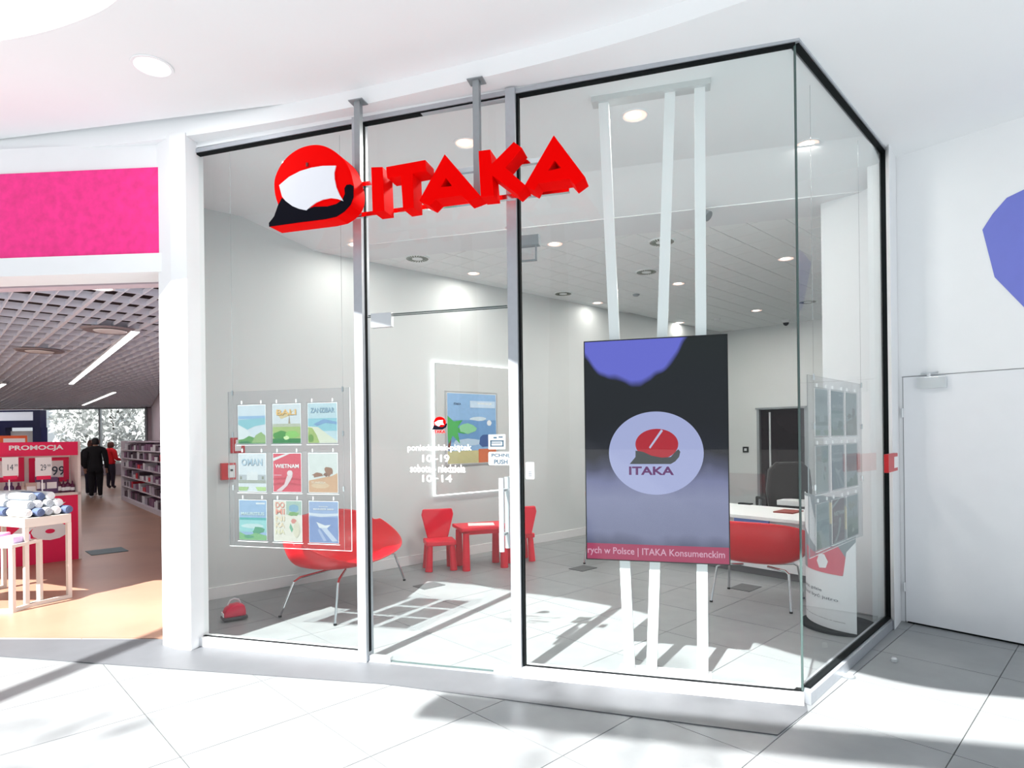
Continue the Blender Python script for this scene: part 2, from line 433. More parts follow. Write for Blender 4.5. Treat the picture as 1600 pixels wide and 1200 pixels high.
def gasket(u0, u1, v=True):
    def f(b):
        head(u0, u1, -0.02, 0.022, -0.010, 0.0)(b)
        if v:
            FR.box(b, u0, u0 + 0.014, ZB, ztop(u0), -0.02, 0.022)
        FR.box(b, u0, u1, ZB, ZB + 0.004, -0.01, 0.012)
    return f
window('window_1', 0.0, uM1 - 0.03, FR, ztop, [('bottom_rail', white_m, rail(-0.0, uM1 - 0.03)), ('head_rail', alu_m, head(-0.04, uM1)), ('gasket', black_m, gasket(0.0, uM1 - 0.03)),
        ('jamb', alu_m, lambda b: FR.box(b, -0.05, 0.0, 0, ZT0 + 0.03, -0.04, 0.045))])
window('window_2', uM2 + 0.03, FR.len, FR, ztop, [('bottom_rail', white_m, rail(uM2 + 0.03, FR.len)), ('head_rail', alu_m, head(uM2, FR.len + 0.02)), ('gasket', black_m, gasket(uM2 + 0.03, FR.len))])
# transom light above the door
DH = 2.315
w = struct(MB().box(FR.P((uM1 + uM2) / 2, 3.62, 0), (uM2 - uM1, 0.04, 0.02), FR.ax).build('window_3', alu_m))
p = MB(); pane_quad(p, FR, uM1 + 0.03, uM2 - 0.03, DH + 0.006, ztop(uM1), ztop(uM2)); p.build('pane', glass_m, w)
b = MB(); head(uM1, uM2)(b); b.build('head_rail', alu_m, w)
b = MB(); gasket(uM1 + .03, uM2 - .03, False)(b); b2 = MB(); head(uM1 + .03, uM2 - .03, -0.02, 0.022, -0.010, 0.0)(b2); b2.build('gasket', black_m, w)
b = MB(); FR.box(b, uM1 + 0.05, uM2 - 0.05, DH + 0.002, DH + 0.008, -0.008, 0.008); b.build('glass_edge', edge_m, w)
# mullions
for k, (uu, ut) in enumerate(((uM1, FR.uz(571, 204)[0]), (uM2, FR.uz(809, 163)[0]))):
    b = MB(); zt = ztop(uu)
    FR.box(b, uu - 0.032, uu + 0.030, 0, zt + 0.03, -0.05, 0.05)
    o = struct(b.build('window_mullion', alu_m))
    b = MB(); FR.box(b, uu + 0.030, uu + 0.035, ZB, zt, -0.012, 0.012); b.build('gasket', black_m, o)
# side window
sw = struct(MB().box(SD.P(SD.len / 2, 0.033, 0), (SD.len, 0.09, ZB), SD.ax).build('window_4', alu_m))
p = MB(); pane_quad(p, SD, 0.008, SD.len, ZB, ZT1, ZT1 + 0.004); p.build('pane', glass_m, sw)
b = MB(); SD.box(b, -0.01, SD.len, ZT1, ZT1 + 0.03, -0.03, 0.03); b.build('head_rail', alu_m, sw)
b = MB(); SD.box(b, 0.0, SD.len, ZT1 - 0.011, ZT1, -0.02, 0.022); SD.box(b, SD.len - 0.018, SD.len, ZB, ZT1, -0.02, 0.022); SD.box(b, 0.06, SD.len, ZB, ZB + 0.012, -0.02, 0.022); b.build('gasket', black_m, sw)
b = MB(); SD.box(b, SD.len, SD.len + 0.03, 0, ZT1 + 0.03, -0.03, 0.045); b.build('jamb', alu_m, sw)
b = MB(); b.tube([(G1.x, G1.y, ZB), (G1.x, G1.y, ZT1)], 0.007, 8); struct(b.build('trim_3', edge_m))

# door leaf
door = struct(MB().box(FR.P((uM1 + uM2) / 2 + 0.0, 0.004, 0), (uM2 - uM1 - 0.07, 0.06, 0.008), FR.ax).build('door_1', alu_m))
dl0, dl1 = uM1 + 0.045, uM2 - 0.04
b = MB(); FR.box(b, dl0, dl1, 0.012, DH - 0.004, -0.005, 0.005); leaf = b.build('door_leaf', glass_m, door)
b = MB(); FR.box(b, dl0, dl1, 0.010, 0.016, -0.006, 0.006); FR.box(b, dl0, dl1, DH - 0.008, DH - 0.003, -0.006, 0.006); b.build('glass_edge', edge_m, leaf)
def patch(x0, y0, x1, y1, m_, nm, t=0.02):
    u0, z1 = FR.uz(x0, y0, t); u1, z0 = FR.uz(x1, y1, t)
    b = MB(); FR.box(b, u0, u1, z0, z1, -t, t); b.build(nm, m_, door, bevel=0.003)
patch(579, 490, 611, 510, steel_m, 'patch_hinge'); patch(795, 474, 806, 484, black_m, 'patch_lock')
patch(576, 1024, 610, 1036, steel_m, 'patch_hinge'); patch(771, 1040, 806, 1055, steel_m, 'patch_lock')
uh = FR.uz(784, 800, 0.06)[0]
for sg, nm in ((1, 'outer'), (-1, 'inner')):
    off = 0.065 * sg
    z1 = FR.uz(784, 747, 0.065)[1]; z0 = FR.uz(784, 862, 0.065)[1]
    b = MB(); b.tube([FR.P(uh, z0, off), FR.P(uh, z1, off)], 0.017, 14); hd = b.build('pull_handle', steel_m, door, smooth=False); smooth_by_angle(hd)
    for zz in (z0 + 0.1, z1 - 0.08):
        b = MB(); b.tube([FR.P(uh, zz, 0.004 * sg), FR.P(uh, zz, off)], 0.010, 10); b.build('handle_stud', steel_m, hd)

# vinyl on the door: opening hours, emblem, stickers
def decal(name, label, cat, fn, m_, pl=FR, loc=None):
    b = MB(); fn(b); return tag(b.build(name, m_, None, loc=loc), label, cat)
vin = mat('white_vinyl', (0.95, 0.95, 0.95), 0.5, noise=0.01)
def line_px(b, txt, x0, x1, ybot, ytop, pl=FR, off=0.008, bold=0.02, mi=0):
    u0, z0 = pl.uz(x0, ybot, off); u1, z1 = pl.uz(x1, ytop, off); put_text(b, txt, pl.P, u0, z0, u1, z1, off, mi, bold)
def hours(b):
    line_px(b, 'poniedziałek-piątek', 637, 737, 707, 694); line_px(b, '10 - 19', 660, 702, 722, 710.5)
    line_px(b, 'sobota - niedziela', 641, 727, 738, 726); line_px(b, '10 - 14', 660, 706, 753, 742)
oh = thing('opening_hours', 'white opening hours lettering on the glass door', 'lettering', FR.P(uM1 + .4, 1.3, 0.006))
for a_ in (('poniedziałek-piątek', 637, 737, 707, 694), ('10', 660, 675, 722, 710.5), ('-', 679.5, 684.5, 718, 716.5), ('19', 688, 702, 722, 710.5), ('sobota - niedziela', 641, 727, 738, 726), ('10', 660, 675, 753, 742), ('-', 680, 685, 748.5, 747), ('14', 690, 706, 753, 742)):
    b = MB(); line_px(b, *a_); b.build('text_line', vin, oh)

def sail_emblem(pl, cx, cz, s, off, mb, mr, mk, mw, asp=1.0, sail=True):
    """round emblem: red disc, black brushstroke tail, white sail; s = height"""
    P = lambda a, b, o: pl.P(cx + a * s * asp, cz + b * s, off + o)
    disc = [P(0.5 * math.cos(t * math.pi / 16) * 1.0, 0.5 * math.sin(t * math.pi / 16) * 0.86 + 0.05, 0) for t in range(32)]
    mb.add(disc, [tuple(range(32))], mr)
    tail = [(-0.47, -0.12), (-0.62, -0.5), (0.25, -0.5), (0.52, -0.34), (0.62, -0.1), (0.56, -0.02), (0.48, -0.06), (0.38, -0.22), (0.2, -0.30), (-0.1, -0.26)]
    mb.add([P(a, b, 0.0015) for a, b in tail], [tuple(range(len(tail)))], mk)
    if sail:
        sl = [(-0.40, 0.05), (-0.1, 0.2), (0.28, 0.22), (0.26, 0.05), (0.36, -0.14), (0.1, -0.12), (-0.08, -0.26), (-0.32, -0.12)]
        mb.add([P(a, b, 0.003) for a, b in sl], [tuple(range(len(sl)))], mw)
def emb(b):
    u, z = FR.uz(687, 661, 0.007); sail_emblem(FR, u, z, 0.085, 0.007, b, 0, 1, 2)
    u0, z0 = FR.uz(677, 677, 0.007); u1, z1 = FR.uz(696, 672, 0.007); put_text(b, 'ITAKA', FR.P, u0, z0, u1, z1, 0.0075, 0, 0.03)
b = MB(); emb(b); tag(b.build('door_emblem', [red_m, navy_m, vin], None, loc=FR.P(uM1 + .5, 1.55, 0.006)), 'small red round emblem decal above the opening hours', 'decal')
inkb = mat('blue_grey_ink', (0.03, 0.06, 0.09), 0.6, noise=0.02)
stk = mat('off_white_sticker', (.42, .44, .46), .6, noise=.01)
def rounded(b, pl, u0, u1, z0, z1, off, r=0.01, mi=0):
    pts = []
    for (cx, cz, s0) in ((u1 - r, z1 - r, 0), (u0 + r, z1 - r, 1), (u0 + r, z0 + r, 2), (u1 - r, z0 + r, 3)):
        for k in range(5):
            a = (s0 + k / 4) * math.pi / 2; pts.append(pl.P(cx + r * math.cos(a), cz + r * math.sin(a), off))
    b.prism(pts, pl.n * 0.0015, (), mi)
b = MB(); u0, z1 = FR.uz(763, 706, .008); u1, z0 = FR.uz(802, 727, .008); rounded(b, FR, u0, u1, z0, z1, 0.007, 0.012, 0)
line_px(b, 'PCHNIJ', 768, 797, 715.5, 708.5, off=0.0095, bold=0.035, mi=1); line_px(b, 'PUSH', 772, 793, 725, 718, off=0.0095, bold=0.035, mi=1)
tag(b.build('push_sticker', [stk, inkb], None, loc=FR.P(u0, z0, .007)), 'white rounded push sticker beside the door handles', 'sticker')
b = MB(); u0, z1 = FR.uz(763, 679, .008); u1, z0 = FR.uz(790, 702, .008); rounded(b, FR, u0, u1, z0, z1, 0.007, 0.004, 0)
du, dz = u1 - u0, z1 - z0
for (a, c, d, e) in ((.1, .9, .52, .62), (.1, .2, .2, .62), (.8, .9, .2, .62), (.1, .9, .18, .26), (.2, .75, .40, .46), (.3, .5, .72, .85), (.6, .85, .78, .88)):
    b.poly([FR.P(u0 + a * du, z0 + d * dz, .0095), FR.P(u0 + c * du, z0 + d * dz, .0095), FR.P(u0 + c * du, z0 + e * dz, .0095), FR.P(u0 + a * du, z0 + e * dz, .0095)], 1)
tag(b.build('notice_sticker', [stk, inkb], None, loc=FR.P(u0, z0, .007)), 'small square card-payment sticker above the push sticker', 'sticker')
b = MB(); u0, z1 = FR.uz(821, 722, .012); u1, z0 = FR.uz(835, 749, .012); rounded(b, FR, u0, u1, z0, z1, 0.007, 0.008, 0)
for e in (.2, .3, .4): b.poly([FR.P(u0 + .3 * (u1 - u0), z0 + e * (z1 - z0), .0095), FR.P(u0 + .7 * (u1 - u0), z0 + e * (z1 - z0), .0095), FR.P(u0 + .7 * (u1 - u0), z0 + (e + .03) * (z1 - z0), .0095), FR.P(u0 + .3 * (u1 - u0), z0 + (e + .03) * (z1 - z0), .0095)], 1)
tag(b.build('window_sticker', [stk, inkb], None, loc=FR.P(u0, z0, .007)), 'narrow white sticker on the pane just right of the door post', 'sticker')

# ================================================================== SHOP SIGN
SF = 0.33; SB = 0.20                                        # front and back of the letters, metres before the glass
def spx(pts, ox, oy, sc): return [FR.uz(ox + x * sc, oy + y * sc, SF) for x, y in pts]
sign = thing('shop_sign', 'large red three-dimensional shop sign hung in front of the glass', 'sign', FR.P(1.5, 3.0, SB))
def letter(pts, ox, oy, hole=None, sc=0.175, name='letter'):
    P = [FR.P(u, z, SF) for u, z in spx(pts, ox, oy, sc)]
    H = [[FR.P(u, z, SF) for u, z in spx(hole, ox, oy, sc)]] if hole else []
    b = MB(); b.prism(P, FR.n * (SB - SF), H); return b.build(name, red_m, sign, bevel=0.002)
letter([(1028, 350), (1130, 347), (1145, 738), (1040, 752)], 400, 200)
letter([(1160, 348), (1512, 284), (1520, 380), (1398, 403), (1408, 712), (1312, 728), (1292, 425), (1170, 447)], 400, 200)
letter([(198, 290), (518, 662), (400, 708), (345, 657), (118, 690), (62, 750), (-30, 705)], 660, 190, [(210, 503), (262, 574), (163, 584)])
letter([(500, 262), (605, 248), (618, 378), (815, 180), (890, 235), (742, 412), (925, 572), (845, 647), (622, 480), (638, 660), (520, 672)], 660, 190)
letter([(1172, 120), (1455, 497), (1362, 567), (1312, 510), (1035, 552), (1000, 615), (913, 568)], 660, 190, [(1180, 346), (1236, 412), (1122, 438)])
out = [(120, 882), (118, 850), (165, 790), (200, 690), (172, 600), (163, 500), (178, 420), (225, 325), (300, 240), (400, 178), (520, 150), (620, 165), (710, 215), (790, 290), (840, 380), (862, 460), (876, 530), (872, 620), (845, 690), (790, 750), (720, 795), (620, 818)]
out = out[:3] + dense(out[3:21], 4) + out[21:]
body = letter(out, 400, 200, name='emblem_body')
def overlay(pts, m_, nm, t=0.004):
    P = [FR.P(u, z, SF) for u, z in spx(pts, 400, 200, .175)]
    b = MB(); b.prism(P, FR.n * t); return b.build(nm, m_, body)
overlay([(235, 625), (200, 690), (165, 790), (118, 850), (120, 882), (400, 842), (620, 815), (720, 793), (790, 748), (845, 688), (872, 618), (872, 520), (845, 505), (810, 510), (792, 540), (796, 590), (775, 640), (720, 680), (640, 702), (520, 705), (440, 735), (330, 700)], navy_m, 'dark_brushstroke', 0.004)
overlay([(212, 515), (300, 440), (400, 388), (500, 358), (600, 342), (718, 340), (703, 400), (704, 450), (720, 530), (750, 600), (785, 656), (730, 635), (670, 628), (600, 642), (540, 668), (490, 705), (455, 738), (390, 725), (330, 700), (270, 655), (238, 615)], mat('white_sign_face', (0.8, 0.81, 0.87), 0.4, noise=0.01), 'white_sail', 0.007)
b = MB(); p_ = spx([(450, 312), (468, 312), (468, 345), (450, 345)], 400, 200, .175); b.prism([FR.P(u, z, SF) for u, z in p_], FR.n * .006); b.build('fixing_mark', mat('dark_red', (.15, 0, 0), .5), body)
RO = 0.16
def rl(x0, y0, x1, y1, nm='rail'):
    u0, z0 = FR.uz(x0, y0, RO); u1, z1 = FR.uz(x1, y1, RO); zz = (z0 + z1) / 2
    b = MB(); FR.box(b, u0, u1, zz - 0.014, zz + 0.014, RO - 0.014, RO + 0.014); b.build(nm, chrome_m, sign)
rl(560, 298, 890, 236); rl(556, 336, 890, 299)
for (x, yt, yb) in ((577, 177, 336), (755, 144, 320)):
    t = Z(x, yt, ZS); 
    off = (Vector((t.x, t.y, 0)) - FR.a).dot(FR.n); u = (Vector((t.x, t.y, 0)) - FR.a).dot(FR.d)
    zb = FR.uz(x, yb, RO)[1]
    b = MB(); FR.box(b, u - 0.02, u + 0.02, zb, ZS, RO - 0.02, RO + 0.02); b.build('hanger_post', alud_m, sign)
    b = MB(); FR.box(b, u - 0.05, u + 0.05, ZS - 0.006, ZS, RO - 0.04, RO + 0.04); b.build('ceiling_plate', alud_m, sign)

# ================================================================== HANGING POSTER HOLDERS
def hx(h): return hexc(h)
def pmat(h, f=1.0): return mat('print_%s_%d' % (h, f * 100), tuple(c * f for c in hx(h)), 0.45, noise=0.04, nscale=25)
def blob(cx, cy, rx, ry, n=12, j=0.12, seed=0):
    rr = random.Random(seed); return [(cx + rx * math.cos(2 * math.pi * k / n) * (1 + rr.uniform(-j, j)), cy + ry * math.sin(2 * math.pi * k / n) * (1 + rr.uniform(-j, j))) for k in range(n)]
R = lambda a, b, c, d: [(a, b), (c, b), (c, d), (a, d)]
ART = {
 'bay': ('pale sea bay under a light sky with green hills', [('e9f3fb', R(0, 0, 1, 1)), ('a9cdf0', R(0, .64, 1, .72)), ('9fd8e2', [(0, .62), (1, .66), (1, .5), (.6, .45), (.3, .35), (0, .5)]), ('f4fafb', [(0, .5), (.3, .38), (.55, .2), (.3, .12), (0, .1)]), ('6fae62', [(0, 0), (1, 0), (1, .12), (.8, .22), (.6, .15), (.4, .2), (.2, .12), (0, .1)]), ('a8c987', [(.5, .02), (1, .02), (1, .2), (.85, .3), (.65, .22)]), ('3f8a58', [(0, 0), (.5, 0), (.35, .07), (.1, .06)])], []),
 'rice': ('green rice terraces below a temple spire', [('eef3f7', R(0, 0, 1, 1)), ('f0d9a8', [(.1, .8), (.3, .62), (.6, .7), (.8, .86), (.6, .78), (.3, .78)]), ('b7a48d', [(.55, .42), (.6, .75), (.65, .42)]), ('cfd3bd', R(0, .42, 1, .5)), ('b9d384', R(0, .0, 1, .42)), ('57a54e', blob(.3, .2, .28, .12, seed=1)), ('3b9250', R(0, 0, 1, .12)), ('8cc968', blob(.7, .22, .25, .1, seed=2)), ('d5ecb1', blob(.5, .14, .1, .05, seed=3))], [('BALI', .15, .72, .85, .86, 'f0c27a')]),
 'coast': ('blue lagoon and a sandy shore', [('d8eef6', R(0, 0, 1, 1)), ('a5dbe8', R(0, .3, 1, .62)), ('8fb4dd', [(.2, .48), (.55, .6), (1, .52), (1, .46), (.6, .5), (.3, .42)]), ('f5f6e0', [(0, .42), (.35, .4), (.7, .2), (1, .05), (1, 0), (0, 0)]), ('b9cf7e', [(0, .4), (.15, .38), (.3, .2), (.4, 0), (0, 0)]), ('7fae58', blob(.1, .12, .1, .1, seed=4))], [('ZANZIBAR', .1, .76, .92, .88, '8fb0c8')]),
 'palace': ('white arches and green lawn', [('eef4f9', R(0, 0, 1, 1)), ('c7ccd1', R(0, .3, 1, .44)), ('f2f4f5', [(.3, .3), (.3, .48), (.37, .54), (.43, .48), (.5, .55), (.57, .48), (.63, .54), (.7, .48), (.7, .3)]), ('9b9f8f', R(.05, .32, .12, .4)), ('9b9f8f', R(.85, .32, .92, .4)), ('b3b8ac', R(0, .22, 1, .3)), ('b3d68c', [(0, .02), (0, .12), (.38, .12), (.3, .02)]), ('b3d68c', [(1, .02), (1, .12), (.62, .12), (.7, .02)])], [('OMAN', .12, .68, .88, .86, 'a9c4d8')]),
 'fields': ('red fields and a white figure in a hat', [('ee4a63', R(0, 0, 1, 1)), ('f8fafa', [(0, .8), (0, .88), (.5, 1), (.62, 1)]), ('f6a0ae', R(.02, .42, .3, .45)), ('d8314c', [(0, .36), (.5, .38), (1, .34), (1, .3), (.5, .33), (0, .31)]), ('d8314c', [(0, .22), (.5, .26), (1, .2), (1, .16), (.5, .2), (0, .17)]), ('fbe9ea', blob(.6, .48, .1, .08, seed=5)), ('f9dfe2', [(.5, .42), (.7, .42), (.62, .3), (.5, .16), (.3, .02), (.1, .02), (.4, .2)])], [('WIETNAM', .08, .62, .92, .72, 'ffffff')]),
 'desert': ('sandy desert with brown riders', [('eef2ee', R(0, 0, 1, 1)), ('e7b68f', [(0, 0), (1, 0), (1, .5), (.8, .42), (.5, .38), (0, .3)]), ('f2d0ab', blob(.4, .18, .3, .08, seed=6)), ('a7745a', blob(.3, .45, .2, .06, j=.4, seed=7)), ('a7745a', blob(.7, .55, .18, .12, j=.4, seed=8)), ('8d5f4c', blob(.6, .46, .08, .05, j=.3, seed=9))], [('TUNEZJA', .1, .22, .6, .28, 'f8e6cf')]),
 'island': ('turquoise lagoon and a green reef', [('a9c9ec', R(0, 0, 1, 1)), ('f5f9fc', R(.62, .9, .95, .94)), ('5fc2bf', R(0, .5, 1, .56)), ('a8e4e4', R(0, .2, 1, .5)), ('d9f3f2', blob(.5, .35, .4, .06, seed=10)), ('5fae87', blob(.7, .24, .22, .09, j=.3, seed=11)), ('8cc98a', [(0, 0), (1, 0), (1, .12), (.6, .18), (.3, .1), (0, .2)]), ('4f9c77', blob(.35, .08, .2, .04, j=.3, seed=12))], [('MAURITIUS', .08, .62, .92, .7, 'd6f0f2')]),
 'market': ('cream ground with green leaves and a rose figure', [('fdf6e8', R(0, 0, 1, 1)), ('b9d3c4', R(.45, .66, 1, 1)), ('8fbcd6', blob(.72, .82, .18, .1, seed=13)), ('8ab873', blob(.72, .68, .2, .05, j=.3, seed=14)), ('ee9b91', blob(.72, .5, .1, .06, seed=15)), ('86c7a4', [(.6, .45), (.7, .3), (.64, .22), (.56, .34)]), ('f3ead2', blob(.82, .3, .12, .2, seed=16))], [('DO', .08, .82, .4, .96, 'f0a08e'), ('MI', .08, .66, .4, .8, 'f0a08e'), ('NI', .08, .5, .4, .62, 'f3dfc0'), ('KA', .08, .34, .4, .46, 'f3dfc0'), ('NA', .08, .18, .4, .3, 'f3ecc8')]),
 'boat': ('white boat crossing blue water', [('a9bfe6', R(0, 0, 1, 1)), ('e5ecf8', [(0, .66), (.4, .62), (1, .66), (1, .72), (.5, .7), (0, .72)]), ('8ea5d8', R(0, 0, 1, .62)), ('f8fafc', [(.25, .5), (.55, .42), (.75, .44), (.6, .34), (.35, .36)]), ('d6e0f4', [(.4, .36), (.6, .36), (.98, .05), (.8, .03)]), ('bccbec', [(.3, .3), (.36, .34), (.6, .05), (.5, .03)])], [('PODRÓŻE', .35, .86, .65, .89, 'f5f8fc'), ('MARZEŃ 2023', .16, .79, .84, .84, 'f5f8fc')]),
}
def poster(pl, u0, u1, z0, z1, off, key, where, side=1, painted_shade=False, label=None, cat='poster', ink=0.36):
    desc, shapes, texts = ART[key]
    hs = []; b = MB()
    def tone(h):  # side-window prints greyed: shade and glass haze painted into their colours
        if not painted_shade: return h
        r, g, bl = [int(h[i:i + 2], 16) for i in (0, 2, 4)]; l = (r * 3 + g * 6 + bl) / 10
        mixc = [int((c * 0.35 + l * 0.65) * .62 + 30) for c in (r, g, bl)]; return '%02x%02x%02x' % (min(255, mixc[0] - 6), min(255, mixc[1] + 4), min(255, mixc[2] + 4))
    def mi(h):
        h = tone(h)
        if h not in hs: hs.append(h)
        return hs.index(h)
    Pm = lambda x, y, o: pl.P(u0 + (u1 - u0) * x, z0 + (z1 - z0) * y, off + o * side)
    root = tag(MB().prism([pl.P(u0, z0, off), pl.P(u1, z0, off), pl.P(u1, z1, off), pl.P(u0, z1, off)], pl.n * (-0.002 * side)).build('poster', paper_m, None, loc=pl.P(u0, z0, off)),
               label or ('poster with ' + desc + where), cat)
    for k, (h, pts) in enumerate(shapes):
        if h == 'x': continue
        q = [(min(1, max(0, x)) * .985 + .0075, min(1, max(0, y)) * .985 + .0075) for x, y in pts]
        loop = [Vector((x, y, 0)) for x, y in q]
        for t in tessellate_polygon([loop]): b.add([Pm(q[i][0], q[i][1], 0.0006 + 0.0003 * k) for i in t], [(0, 1, 2)], mi(h))
    pic = b.build('picture', [pmat(h, ink) for h in hs], root)
    hs2 = []; b = MB()
    for (txt, x0, y0, x1, y1, h) in texts:
        h = tone(h)
        if h not in hs2: hs2.append(h)
        vs, fs, _ = text_tris(txt, 0.02)
        b.add([Pm(x0 + a * (x1 - x0), y0 + c * (y1 - y0), 0.0006 + 0.0003 * (len(shapes) + 2)) for a, c in vs], fs, hs2.index(h))
    if texts: b.build('lettering', [pmat(h, ink) for h in hs2], root)
    return root
def holder(pl, ul, ur, z0, z1, cols, rows, off, keys, label, where, painted_shade, wires, ztop_, side=1):
    h = thing('poster_holder', label, 'poster holder', pl.P((ul + ur) / 2, z0, off))
    b = MB(); pl.box(b, ul, ur, z0, z1, off - 0.004, off); b.build('board', acr_m, h)
    e = 0.002
    b = MB(); pl.box(b, ur - e, ur, z0, z1, off - .005, off + .001); b.build('board_edge', white_m, h)
    b = MB(); pl.box(b, ul, ur, z0, z0 + e, off - .005, off + .001); b.build('board_edge', white_m, h)
    b = MB(); pl.box(b, ul, ul + e * .7, z0, z1, off - .005, off + .001); b.build('board_edge', alud_m, h)
    b = MB(); pl.box(b, ul, ur, z1 - e * .7, z1, off - .005, off + .001); b.build('board_edge', acr_m, h)
    for u in wires:
        b = MB(); b.tube([pl.P(u, z0, off + 0.004), pl.P(u, ztop_, off + 0.004)], 0.0012, 5); b.build('wire', alud_m, h)
        for z in (z1 - 0.01, z0 + (z1 - z0) * .72, z0 + (z1 - z0) * .38):
            b = MB(); b.tube([pl.P(u, z - 0.018, off + .006), pl.P(u, z + 0.018, off + .006)], 0.007, 8); b.build('clamp', chrome_m, h)
    k = 0
    for (za, zb) in rows:
        for (ua, ub) in cols:
            b = MB(); m_ = 0.008
            pl.box(b, ua - m_, ub + m_, za - m_, zb + m_, off + .0065 * side, off + .0085 * side)
            pk = b.build('pocket', acr_m, h)
            b = MB(); pl.box(b, ua - m_, ub + m_, za - m_ - .0025, za - m_, off, off + .010 * side); b.build('pocket_lip', white_m, pk)
            for ux_ in (ua + .035, ub - .035):
                b = MB(); pl.box(b, ux_ - .003, ux_ + .003, zb + .008, zb + .030, off, off + .008 * side); b.build('hook', white_m, pk)
            poster(pl, ua, ub, za, zb, off + .004 * side, keys[k], where[k], side, painted_shade, ink=1.0 if painted_shade else 0.36); k += 1
def U(pl, x, y, o): return pl.uz(x, y, o)[0]
HO = -0.03
cols = [(U(FR, a, 700, HO), U(FR, b, 700, HO)) for a, b in ((373, 416), (427, 471), (482, 528))]
rows = [(FR.uz(450, b, HO)[1], FR.uz(450, a, HO)[1]) for a, b in ((631, 693), (708, 769), (782, 846))]
keys = ['bay', 'rice', 'coast', 'palace', 'fields', 'desert', 'island', 'market', 'boat']
fw = [', left front window'] * 9
holder(FR, U(FR, 357, 700, HO), U(FR, 548, 700, HO), FR.uz(450, 857, HO)[1], FR.uz(450, 609, HO)[1], cols, rows, HO, keys,
       'clear acrylic holder with nine posters behind the left front pane', fw, False, (U(FR, 364, 620, HO), U(FR, 536, 620, HO)), 3.58)
SO = -0.05
cols = [(U(SD, a, 700, SO), U(SD, b, 700, SO)) for a, b in ((1273, 1293), (1298, 1317), (1321, 1338))]
rows = [(SD.uz(1305, b, SO)[1], SD.uz(1305, a, SO)[1]) for a, b in ((611, 681), (695, 765), (780, 848))]
keys2 = ['palace', 'island', 'desert', 'market', 'boat', 'bay', 'coast', 'fields', 'rice']
sw_ = [', side window'] * 9
holder(SD, U(SD, 1263, 700, SO), U(SD, 1346, 700, SO), SD.uz(1300, 858, SO)[1], SD.uz(1300, 592, SO)[1], cols, rows, SO, keys2,
       'clear acrylic poster holder behind the side pane round the corner', sw_, True, (U(SD, 1270, 600, SO), U(SD, 1344, 600, SO)), 3.6)

# ================================================================== WINDOW SCREEN ON SLANTED POLES
TV = Plane(FR.P(0, 0, -0.20), FR.P(1, 0, -0.20))
tv = thing('screen_stand', 'large upright display screen on three white floor-to-ceiling poles', 'screen', FR.P(FR.uz(1040, 1055, -.26)[0], 0, -0.26))
uL, zT = TV.uz(912, 535); uR, _ = TV.uz(1139, 700); zB0 = TV.uz(916, 873)[1]; zB1 = TV.uz(1139, 884)[1]; zT1 = TV.uz(1139, 520)[1]
zB = (zB0 + zB1) / 2; zT = (zT + zT1) / 2
b = MB(); TV.box(b, uL, uR, zB, zT, -0.045, -0.004); case = b.build('screen_case', mat('screen_case_grey', (.5, .55, .56), .4, noise=.02), tv, bevel=0.003)
b = MB(); TV.box(b, uL, uR, zB, zB + .006, -0.006, 0.002); TV.box(b, uL, uR, zT - .006, zT, -0.006, 0.002); TV.box(b, uL, uL + .006, zB, zT, -0.006, 0.002); TV.box(b, uR - .006, uR, zB, zT, -0.006, 0.002); b.build('bezel', black_m, tv)
# the screen glow: lilac ground, with the reflected sky and dark trees painted in
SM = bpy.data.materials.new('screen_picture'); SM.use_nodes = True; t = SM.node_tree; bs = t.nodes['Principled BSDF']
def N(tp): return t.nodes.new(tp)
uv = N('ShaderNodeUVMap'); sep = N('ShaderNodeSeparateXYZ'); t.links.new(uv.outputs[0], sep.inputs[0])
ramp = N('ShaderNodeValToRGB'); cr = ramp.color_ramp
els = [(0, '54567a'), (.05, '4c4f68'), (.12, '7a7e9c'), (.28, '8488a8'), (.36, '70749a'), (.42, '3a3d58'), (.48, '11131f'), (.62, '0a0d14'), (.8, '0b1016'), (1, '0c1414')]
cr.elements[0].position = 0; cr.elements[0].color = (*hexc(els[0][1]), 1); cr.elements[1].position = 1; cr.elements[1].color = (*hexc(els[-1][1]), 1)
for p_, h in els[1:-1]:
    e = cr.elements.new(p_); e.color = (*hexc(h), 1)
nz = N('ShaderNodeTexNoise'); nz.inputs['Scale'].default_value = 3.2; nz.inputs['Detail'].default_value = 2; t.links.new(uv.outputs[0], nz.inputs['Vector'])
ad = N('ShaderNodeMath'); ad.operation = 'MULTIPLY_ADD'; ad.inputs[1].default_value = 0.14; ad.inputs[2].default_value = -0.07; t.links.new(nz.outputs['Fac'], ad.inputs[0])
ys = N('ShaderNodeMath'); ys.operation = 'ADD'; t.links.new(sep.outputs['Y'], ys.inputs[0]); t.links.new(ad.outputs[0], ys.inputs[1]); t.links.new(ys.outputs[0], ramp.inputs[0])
# painted sky reflection: y > skyline(x)
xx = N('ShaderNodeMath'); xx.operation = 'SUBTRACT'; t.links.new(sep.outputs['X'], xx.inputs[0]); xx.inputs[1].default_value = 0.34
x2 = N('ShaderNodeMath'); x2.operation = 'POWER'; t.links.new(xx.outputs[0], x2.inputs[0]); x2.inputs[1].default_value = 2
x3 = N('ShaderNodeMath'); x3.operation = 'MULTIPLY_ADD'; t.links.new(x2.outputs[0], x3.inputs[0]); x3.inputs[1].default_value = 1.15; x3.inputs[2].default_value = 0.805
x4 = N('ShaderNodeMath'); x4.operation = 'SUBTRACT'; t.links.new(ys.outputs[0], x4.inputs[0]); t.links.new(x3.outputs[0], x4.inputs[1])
mr = N('ShaderNodeMapRange'); mr.inputs[1].default_value = -0.012; mr.inputs[2].default_value = 0.02; t.links.new(x4.outputs[0], mr.inputs[0])
